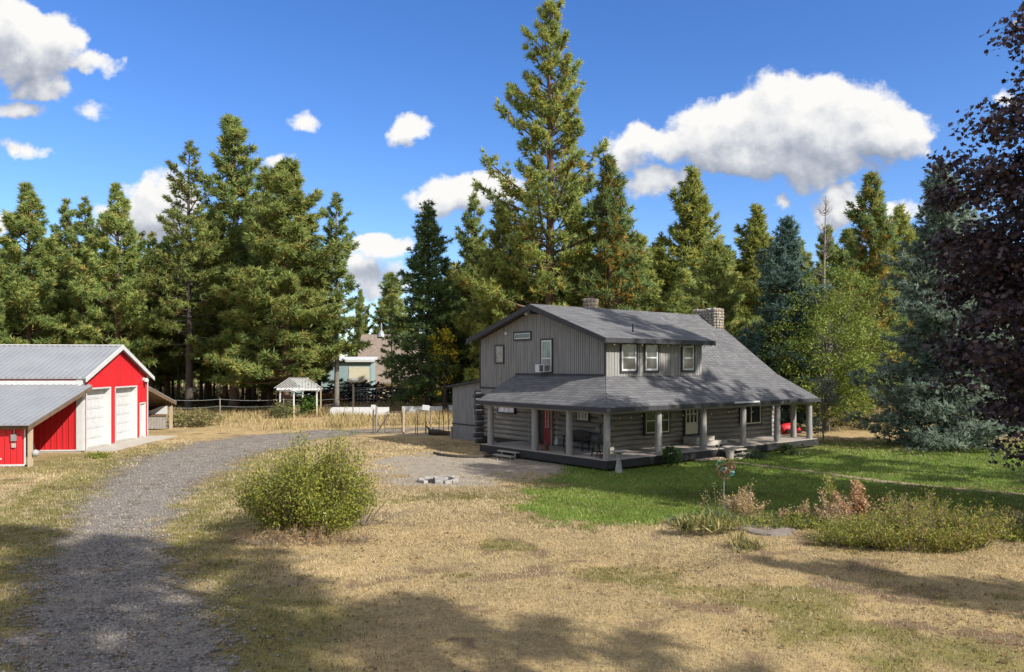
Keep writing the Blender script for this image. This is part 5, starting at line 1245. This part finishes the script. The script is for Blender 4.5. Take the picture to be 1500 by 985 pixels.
# trees beyond the frame whose shadows lie on the drive and the lawn
def cast(kind, x, y, h, label, wd=1.): 
    o = tree(kind, 0, y, None, label, x=x, wd=1); s = h / PROTO_H[kind]; o.scale = (s * wd, s * wd, s); return o
cast('sparse', 17.6, -2.0, 30, 'open pine outside the picture whose shadow crosses the gravel drive', 1.1)
cast('pondC', 8.5, -3.0, 23, 'thinner pine outside the picture that shades the lower left corner')
cast('olive', 20.6, 7.6, 13.5, 'short olive pine outside the picture that shades the dry grass at right')
cast('open', 15.0, -4.4, 28, 'broad pine outside the picture that shades the drive edge', 1.0)
cast('open', 28.5, 26.5, 31, 'open pine outside the picture that dapples the house roof')
# the far wood that reads as one mass
def wood():
    rg = np.random.default_rng(5); P, D, S, T = [], [], [], []; tv = MB()
    for i in range(240):
        u = rg.uniform(-250, 1750) if i < 150 else rg.choice((rg.uniform(-900, -250), rg.uniform(1750, 2500))); Y = rg.uniform(108, 170)
        if 430 < u < 720 and Y < 140: continue
        X = (u - 750) / 1140.6 * Y; h = rg.uniform(13, 22) * (Y / 125) * (1 if u > 720 or u < 430 else .62); n = 210
        t = rg.uniform(0, 1, n) ** .8; a = rg.uniform(0, 6.28, n); r = 3.2 * (1 - t) ** .8 * rg.uniform(.5, 1.05, n) + .2
        P.append(np.stack([X + r * np.cos(a), Y + r * np.sin(a), 1.5 + (h - 1.5) * t], 1)); D.append(np.stack([np.cos(a), np.sin(a), .4 + 0 * a], 1)); S.append(np.full(n, 1.25)); T.append(pal(rg, n, PINE, (3, 3, 3, 1)))
        tv.tube([(X, Y, -.3), (X, Y, h * .8)], [.3, .08], 5)
    V, F, C, N = spray(np.concatenate(P), np.concatenate(D), np.concatenate(S), np.concatenate(T), 7, .2, .9, rg)
    root = bpy.data.objects.new('far_wood', None); COL.objects.link(root); tag(root, 'distant mixed pine wood closing the view behind everything', 'wood', None, 'stuff')
    a = np_obj('foliage', V, F, M['needle'], root, C, N); tag(a, None, None, None, 'stuff')
    b = tv.build('trunks', M['barkd'], root); tag(b, None, None, None, 'stuff')
wood()
def undergrowth():
    rg = np.random.default_rng(77); n = 150000; y = rg.uniform(88, 150, n); x = (rg.uniform(-260, 1760, n) - 750) / 1140.6 * y
    k = (fbm(x, y, .12, 15, 3) > .42) & ~((x > -27) & (x < -4) & (y > 86)); x, y = x[k], y[k]; n = len(x)
    hh = .3 + 2.6 * np.clip(fbm(x, y, .35, 17, 3) - .3, 0, 1); P = np.stack([x, y, rg.uniform(0, 1, n) * hh], 1)
    N = norm(rg.normal(0, 1, (n, 3)) + np.array([0, 0, .4])); T = pal(rg, n, [(.075, .07, .03), (.11, .08, .04), (.06, .075, .03), (.17, .10, .045)], (3, 2, 3, 1))
    V, F, C = leaves(P, N, rg.uniform(.25, .5, n), T, rg)
    tag(np_obj('undergrowth', V, F, M['leaf'], None, C), 'dark brushy undergrowth under the pines', None, None, 'stuff')

# ------------------------------------------------------------------ broadleaf trees and shrubs
def leaves(P, N, S, T, rg, shape='oval'):
    n = len(P)
    if shape == 'maple': o = np.array([(0, -.5), (.22, -.28), (.55, -.25), (.36, .05), (.5, .35), (.2, .28), (0, .62), (-.2, .28), (-.5, .35), (-.36, .05), (-.55, -.25), (-.22, -.28)])
    else: o = np.array([(0, -.5), (.26, -.05), (0, .5), (-.26, -.05)])
    q = len(o); u = norm(np.cross(N, rg.normal(0, 1, (n, 3)))); v = np.cross(N, u)
    V = P[:, None, :] + (u[:, None, :] * o[None, :, 0:1] + v[:, None, :] * o[None, :, 1:2] + N[:, None, :] * (-.35 * np.abs(o[None, :, 0:1]))) * S[:, None, None]
    C = np.repeat(T * rg.uniform(.82, 1.18, (n, 1)), q, 0)
    return V.reshape(-1, 3), np.arange(n * q).reshape(-1, q), C
undergrowth()
def broadleaf(name, label, cat, loc, seed, h, R_, zc, ncl, per, crad, ls, cols, wts, bark, mat_, shape='oval', shapef=None, squash=.6, r0=.22, nlimb=26, tilt=.5, fork=.25):
    rg = np.random.default_rng(seed); t = thing(name, label, cat, loc, 0)
    cl = []
    while len(cl) < ncl:
        d = rg.normal(0, 1, 3); d /= np.linalg.norm(d); rr = rg.uniform(.15, 1) ** .45
        f = shapef(d) if shapef else 1
        p = np.array([d[0] * R_ * f * rr, d[1] * R_ * f * rr, zc + d[2] * (h - zc) * rr * f if d[2] > 0 else zc + d[2] * (zc - fork * h * .35) * rr])
        lump = fbm(np.array([p[0] * 1. + p[2]]), np.array([p[1] * 1. - p[2] * .7]), .42, seed, 2)[0]
        if lump > .37: cl.append(p)
    cl = np.array(cl); tb = MB()
    tb.tube([(0, 0, -.2), (.05, .03, h * fork), (rg.normal(0, .15), rg.normal(0, .15), h * .55), (rg.normal(0, .2), 0, h * .85)], [r0 * 1.2, r0 * .85, r0 * .5, r0 * .15], 9)
    for i in rg.choice(ncl, min(nlimb, ncl), False):
        p = cl[i]; z0 = max(fork * h * .6, min(p[2] * .55, h * .7)); m = np.array([p[0] * .45, p[1] * .45, z0 + (p[2] - z0) * .6])
        tb.tube([(0, 0, z0), m, p], [r0 * .34, r0 * .2, .015], 5, False)
    tb.build('trunk', M[bark], t, True)
    P = np.repeat(cl, per, 0); n = len(P); o = rg.normal(0, 1, (n, 3)); o = norm(o) * (rg.uniform(0, 1, (n, 1)) ** .5) * crad * rg.uniform(.7, 1.3, (ncl, 1)).repeat(per, 0); o[:, 2] *= squash
    N = norm(norm(o) * tilt + np.array([0, 0, .6]) + rg.normal(0, .55, (n, 3))); T = pal(rg, n, cols, wts) * (rg.uniform(.8, 1.2, (ncl, 1)).repeat(per, 0))
    V, F, C = leaves(P + o, N, ls * rg.uniform(.7, 1.25, n), T, rg, shape)
    np_obj('crown', V, F, M[mat_], t, C); return t
broadleaf('leafy_tree', 'airy light green leafy tree right of the house roof', 'tree', (22.6, 56, -.1), 31, 12.2, 4.3, 5.6, 330, 75, 1.0, .20, [(.16, .22, .035), (.23, .275, .05), (.31, .30, .06), (.11, .165, .03)], (4, 4, 1.5, 2), 'barkg', 'leaf', nlimb=60, fork=.12)
broadleaf('leafy_tree', 'taller sparse pale leafy tree behind the airy green one', 'tree', (26.5, 63, -.1), 32, 11.5, 3.6, 6, 150, 60, 1.0, .22, [(.13, .15, .035), (.20, .19, .05)], (3, 2), 'barkg', 'leaf', nlimb=40, fork=.15)
broadleaf('purple_maple', 'large dark purple leaved maple filling the right edge', 'tree', (19.15, 21.9, -.1), 33, 18, 6.7, 7.8, 640, 190, 1.0, .15, [(.066, .048, .056), (.09, .062, .070), (.046, .037, .043), (.15, .092, .075)], (4, 3, 2, .8), 'barkd', 'purple', 'maple', lambda d: 1 - .42 * (d[0] * .6 + d[1] * .8) ** 2, .5, .38, 90, .4, .12)
broadleaf('yellow_tree', 'small tree with bright yellow autumn leaves peeping beside the fir', 'tree', (-6.6, 76, 0), 34, 8.6, 1.6, 6.9, 34, 60, .7, .24, [(.62, .48, .03), (.48, .42, .04), (.2, .24, .04)], (4, 2, 2), 'barkd', 'leaf', fork=.3)
broadleaf('young_birch', 'slim silvery green sapling at the far porch corner', 'sapling', (19.0, 47.6, 0), 35, 4.1, 1.05, 1.9, 70, 26, .34, .13, [(.24, .27, .17), (.33, .35, .25), (.15, .19, .09)], (4, 3, 2), 'barkg', 'leaf', r0=.05, nlimb=34, fork=.05)
broadleaf('clipped_shrub', 'small round clipped dark green shrub at the porch edge', 'shrub', (7.35, 36.0, -.02), 36, .98, .48, .52, 90, 60, .13, .055, [(.035, .075, .018), (.055, .10, .022), (.025, .05, .014)], (3, 2, 2), 'barkd', 'leaf', r0=.03, nlimb=20, fork=.02, squash=1)
broadleaf('low_shrub', 'low spreading green plant beside the far porch deck end', 'shrub', (14.6, 40.6, -.02), 37, .75, .9, .25, 60, 40, .2, .09, [(.07, .12, .03), (.12, .16, .05), (.22, .2, .08)], (3, 2, 1), 'barkd', 'leaf', r0=.02, nlimb=20, fork=.02)
broadleaf('low_shrub', 'low bluish plant against the deck right of the lawn steps', 'shrub', (12.2, 39.0, -.02), 38, .5, .55, .2, 40, 30, .16, .08, [(.08, .12, .06), (.13, .17, .08)], (3, 2), 'barkd', 'leaf', r0=.02, nlimb=14, fork=.02)
broadleaf('vine_bush', 'leafy green vine inside the garden arbour', 'vine', (-19.0, 72.8, 0), 39, 2.0, .9, 1.0, 50, 30, .35, .22, [(.06, .12, .02), (.12, .17, .03)], (3, 2), 'barkd', 'leaf', r0=.04, nlimb=14, fork=.05)
for (x, y, r, h, c, lb) in ((-24.4, 60.5, 2.4, 1.5, [(.22, .19, .08), (.30, .25, .11), (.14, .15, .05)], 'dry olive weedy bush in the meadow right of the open shed'), (-20.8, 71.0, 1.4, 1.5, [(.20, .19, .08), (.15, .17, .06)], 'greyish green weedy bush left of the arbour'),
                             (-20.6, 88, 2.2, 1.9, [(.40, .20, .08), (.30, .16, .07)], 'rusty orange bush behind the arbour'), (-11.5, 88, 2.6, 1.6, [(.40, .30, .06), (.22, .22, .05)], 'yellowing low bush behind the wire fence'), (-6.5, 86, 2.2, 1.8, [(.22, .24, .12), (.34, .26, .1)], 'pale thicket by the tall yellowish post'),
                             (26, 58, 3., 1.4, [(.10, .10, .04), (.18, .14, .07)], 'low thicket under the airy green tree'), (33, 56, 3.5, 1.3, [(.12, .10, .05), (.2, .15, .08)], 'brownish thicket left of the blue spruce foot'), (41, 58, 4., 1.5, [(.10, .10, .04), (.2, .15, .08)], 'brownish thicket right of the blue spruce')):
    broadleaf('wild_bush', lb, 'bush', (x, y, -.05), int(abs(x) * 7 + y), h, r, h * .35, 90, 40, .45, .17, c, [1] * len(c), 'barkd', 'leaf', r0=.03, nlimb=20, fork=.03)
# dead tree and small snag
def snag(label, x, y, h, seed, n=46):
    rg = random.Random(seed); t = thing('dead_tree', label, 'dead tree', (x, y, -.1), 0)
    m = MB(); m.tube([(0, 0, 0), (.1, 0, h * .5), (.3, 0, h)], [.2, .13, .02], 7)
    for i in range(n):
        z = h * rg.uniform(.4, .98); a = rg.uniform(0, 6.28); l = rg.uniform(.6, 2.0) * (1.15 - z / h) + .3
        p = Vector((.3 * (z / h) ** 2, 0, z)); q = p + Vector((math.cos(a) * l, math.sin(a) * l, l * rg.uniform(.5, 1.1)))
        m.tube([p, p.lerp(q, .5) + Vector((0, 0, -.1)), q], [.035, .025, .01], 4, False)
        for k in range(3): s = p.lerp(q, rg.uniform(.3, .9)); m.tube([s, s + Vector((rg.uniform(-.5, .5), rg.uniform(-.5, .5), rg.uniform(.2, .6)))], [.014, .006], 4, False)
    m.build('branches', M['deadbark'], t)
snag('bleached leafless dead tree above the airy green tree', 26.3, 66, 19.2, 3)

# willow like shrub by the drive: many rising stems
def stems_plant(name, label, cat, loc, seed, n, h, spread, base, ls, lw_, per, cols, wts, stemm, lean=(.1, .9), leaf_from=.2, droopy=.0, leafdir=.7, part='foliage', ell=(1, 1), tipcol=None, bare=0):
    rg = np.random.default_rng(seed); t = thing(name, label, cat, loc, 0); sm = MB(); P, D, S, T = [], [], [], []
    for i in range(n):
        a = rg.uniform(0, 6.28); r = math.sqrt(rg.uniform(0, 1)); b = np.array([math.cos(a) * base * r * ell[0], math.sin(a) * base * r * ell[1], 0])
        out = np.array([math.cos(a) * ell[0], math.sin(a) * ell[1], 0]) * r * spread; hh = h * rg.uniform(.55, 1.0) * (.82 + .32 * math.sin(a * 2 + seed) * math.sin(a * 3 + 1) * r) * (1 - .38 * r ** 2) * (1.25 if rg.uniform() < .12 else 1) * (.62 + .76 * float(vnoise(b[0], b[1], 1.9, seed)))
        tip = b + out + np.array([rg.normal(0, .08), rg.normal(0, .08), hh]); mid = b + out * .35 + np.array([0, 0, hh * .62])
        pos = lambda s: (1 - s) ** 2 * b + 2 * s * (1 - s) * mid + s * s * tip - np.array([0, 0, droopy * s ** 3 * hh])
        sm.tube([pos(s) for s in (0, .35, .7, 1)], [.012, .009, .006, .003] if h > 1 else [.006, .005, .004, .002], 3, False)
        if i < bare: continue
        m = int(per * rg.uniform(.7, 1.3)); s = leaf_from + (1 - leaf_from) * rg.uniform(0, 1, m) ** .85
        p = np.array([pos(q) for q in s]) + rg.normal(0, .045 * (h if h > 1 else .8), (m, 3)); d = norm(rg.normal(0, 1, (m, 3)) + np.array([0, 0, leafdir])[None]); c = pal(rg, m, cols, wts)
        if tipcol is not None: k_ = s > tipcol[1]; c[k_] = np.array(tipcol[0]) * rg.uniform(.8, 1.2, (k_.sum(), 1))
        P.append(p); D.append(d); S.append(ls * rg.uniform(.7, 1.3, m)); T.append(c)
    P, D, S, T = map(np.concatenate, (P, D, S, T)); mm = len(P)
    sd_ = norm(np.cross(D, rg.normal(0, 1, (mm, 3)))) * (S * lw_)[:, None] * .5
    V = np.stack([P, P + D * S[:, None] * .45 + sd_, P + D * S[:, None], P + D * S[:, None] * .45 - sd_], 1).reshape(-1, 3)
    np_obj(part, V, np.arange(4 * mm).reshape(-1, 4), M['leaf'], t, np.repeat(T, 4, 0)); sm.build('stems', M[stemm], t); return t
bz = float(gz(-5.4, 21.4))
stems_plant('willow_bush', 'big round yellow green bush standing alone beside the gravel drive', 'bush', (-5.6, 21.4, bz - .05), 41, 620, 2.85, .95, .98, .085, .42, 66,
            [(.20, .225, .032), (.28, .285, .042), (.13, .16, .028), (.36, .32, .055), (.33, .34, .13)], (4, 4, 2.5, 1.5, 1.2), 'bark', leaf_from=.05, bare=14)
stems_plant('dead_branches', 'spray of bare reddish twigs leaning out of the big bush', 'twigs', (-4.3, 22.0, bz - .08), 42, 40, 1.9, .9, .3, .05, .3, 3, [(.2, .12, .06), (.15, .1, .05)], (1, 1), 'deadbark', ell=(1.4, .8))
# flower bed weeds
def weed(name, label, x, y, seed, **k): return stems_plant(name, label, 'weed', (x, y, float(gz(x, y)) - .03), seed, **k)
GRN = [(.25, .29, .045), (.36, .36, .065), (.42, .35, .10), (.18, .22, .045)]; TAN = [(.46, .32, .17), (.56, .42, .26), (.36, .24, .125)]; RUST = [(.44, .26, .14), (.53, .36, .21), (.36, .21, .11)]
weed('goldenrod_clump', 'wide feathery green and rust weed thicket at the right end of the bed', 10.6, 20.0, 51, n=400, h=1.5, spread=.6, base=1.0, ls=.085, lw_=.24, per=50, cols=GRN + RUST[:1], wts=(3, 5, 3, 1.5, 1.5), stemm='iron', ell=(1.45, .75), leaf_from=.08)
weed('goldenrod_clump', 'greener low weed thicket left of the feathery rust one', 8.85, 20.1, 52, n=170, h=1.1, spread=.4, base=.7, ls=.085, lw_=.22, per=40, cols=GRN, wts=(4, 4, 2, 2), stemm='iron', ell=(1.2, .8), leaf_from=.08)
weed('dock_stalk', 'tall rust red seed stalks in a pair above the green thicket', 9.75, 22.2, 53, n=9, h=1.45, spread=.16, base=.16, ls=.07, lw_=.6, per=230, cols=RUST, wts=(3, 3, 2), stemm='iron', leaf_from=.35, ell=(1.4, .6))
weed('dry_stalk', 'pale beige seed stalk cluster left of the rust red pair', 9.05, 21.9, 54, n=26, h=1.05, spread=.3, base=.25, ls=.06, lw_=.6, per=60, cols=TAN, wts=(3, 3, 2), stemm='deadbark', leaf_from=.3)
weed('dry_stalk', 'tall single greenish stalk behind the beige seed cluster', 9.15, 22.6, 55, n=4, h=1.62, spread=.2, base=.05, ls=.09, lw_=.4, per=60, cols=GRN + TAN, wts=(3, 3, 2, 2, 1, 1, 1), stemm='iron', leaf_from=.3)
weed('dry_stalk', 'bushy beige weed under the wind spinner', 6.95, 23.2, 56, n=60, h=1.12, spread=.42, base=.28, ls=.06, lw_=.6, per=42, cols=TAN + GRN[2:3], wts=(3, 3, 2, 2), stemm='deadbark', leaf_from=.25)
weed('dry_stalk', 'small beige stalk between stump and lawn', 7.75, 22.3, 57, n=8, h=.72, spread=.14, base=.1, ls=.06, lw_=.6, per=50, cols=TAN, wts=(3, 3, 2), stemm='deadbark', leaf_from=.3)
weed('dry_stalk', 'low beige weed tuft right of the stump before the lawn', 8.35, 22.5, 58, n=26, h=.66, spread=.3, base=.2, ls=.06, lw_=.6, per=40, cols=TAN + GRN[1:2], wts=(3, 3, 2, 2), stemm='deadbark', leaf_from=.3)
weed('dry_stalk', 'brown seed stalks at the back of the feathery thicket', 10.95, 21.9, 59, n=16, h=1.2, spread=.45, base=.35, ls=.065, lw_=.6, per=60, cols=TAN + RUST[:1], wts=(2, 3, 2, 2), stemm='deadbark', leaf_from=.4)
weed('dry_stalk', 'dry bent stalk at the right end of the weed bed', 13.6, 21.7, 60, n=12, h=.62, spread=.4, base=.2, ls=.07, lw_=.5, per=24, cols=TAN, wts=(3, 3, 2), stemm='deadbark', leaf_from=.3, droopy=.2)
weed('thin_stalk', 'wiry dark stalks left of the wind spinner pole', 6.3, 24.0, 61, n=9, h=1.15, spread=.5, base=.2, ls=.05, lw_=.5, per=16, cols=TAN + GRN[:1], wts=(2, 2, 2, 2), stemm='iron', leaf_from=.5)
weed('catmint_mound', 'soft grey green mound at the left end of the bed', 5.55, 22.5, 62, n=190, h=.42, spread=.3, base=.6, ls=.07, lw_=.4, per=34, cols=[(.14, .18, .09), (.19, .22, .12), (.10, .14, .05)], wts=(3, 2, 2), stemm='iron', leaf_from=.1, ell=(1.2, .8))
weed('iris_clump', 'yellowing sword leaved clump left of the stump', 5.4, 21.2, 63, n=90, h=.52, spread=.42, base=.5, ls=.34, lw_=.13, per=5, cols=[(.20, .21, .06), (.36, .30, .12), (.14, .17, .05)], wts=(3, 3, 2), stemm='iron', leaf_from=.0, leafdir=1.6, ell=(1.3, .8))
weed('iris_clump', 'small sword leaved clump in front of the stump', 5.8, 19.5, 64, n=34, h=.28, spread=.3, base=.25, ls=.3, lw_=.13, per=5, cols=[(.20, .21, .06), (.40, .33, .15)], wts=(2, 3), stemm='iron', leaf_from=.0, leafdir=1.4)
weed('low_weeds', 'mixed low green weeds behind the stump', 7.9, 22.0, 65, n=220, h=.36, spread=.25, base=.75, ls=.08, lw_=.4, per=26, cols=GRN + [(.13, .17, .08)], wts=(2, 3, 2, 2, 3), stemm='iron', leaf_from=.1, ell=(1.8, .7))
weed('low_weeds', 'low green weeds at the far right end of the bed', 13.9, 20.8, 66, n=90, h=.34, spread=.25, base=.5, ls=.09, lw_=.4, per=24, cols=GRN, wts=(2, 3, 2, 2), stemm='iron', leaf_from=.1, ell=(1.5, .8))
weed('low_weeds', 'tuft of dry tan grass under the big bush', -5.5, 20.2, 67, n=260, h=.5, spread=.3, base=.8, ls=.16, lw_=.08, per=10, cols=TAN + [(.45, .3, .1)], wts=(3, 3, 2, 2), stemm='deadbark', leaf_from=.1, leafdir=1., ell=(1.9, .5))
weed('low_weeds', 'yellow green grass tuft at the porch end by the sapling', 16.9, 45.2, 68, n=70, h=.5, spread=.3, base=.5, ls=.2, lw_=.1, per=8, cols=[(.30, .30, .07), (.40, .33, .12)], wts=(2, 2), stemm='deadbark', leaf_from=.0, leafdir=1.3)
weed('low_weeds', 'dark green weed tuft at the concrete apron by the barn', -20.9, 39.3, 69, n=60, h=.3, spread=.3, base=.3, ls=.1, lw_=.35, per=20, cols=GRN, wts=(2, 2, 1, 3), stemm='iron', leaf_from=.1)
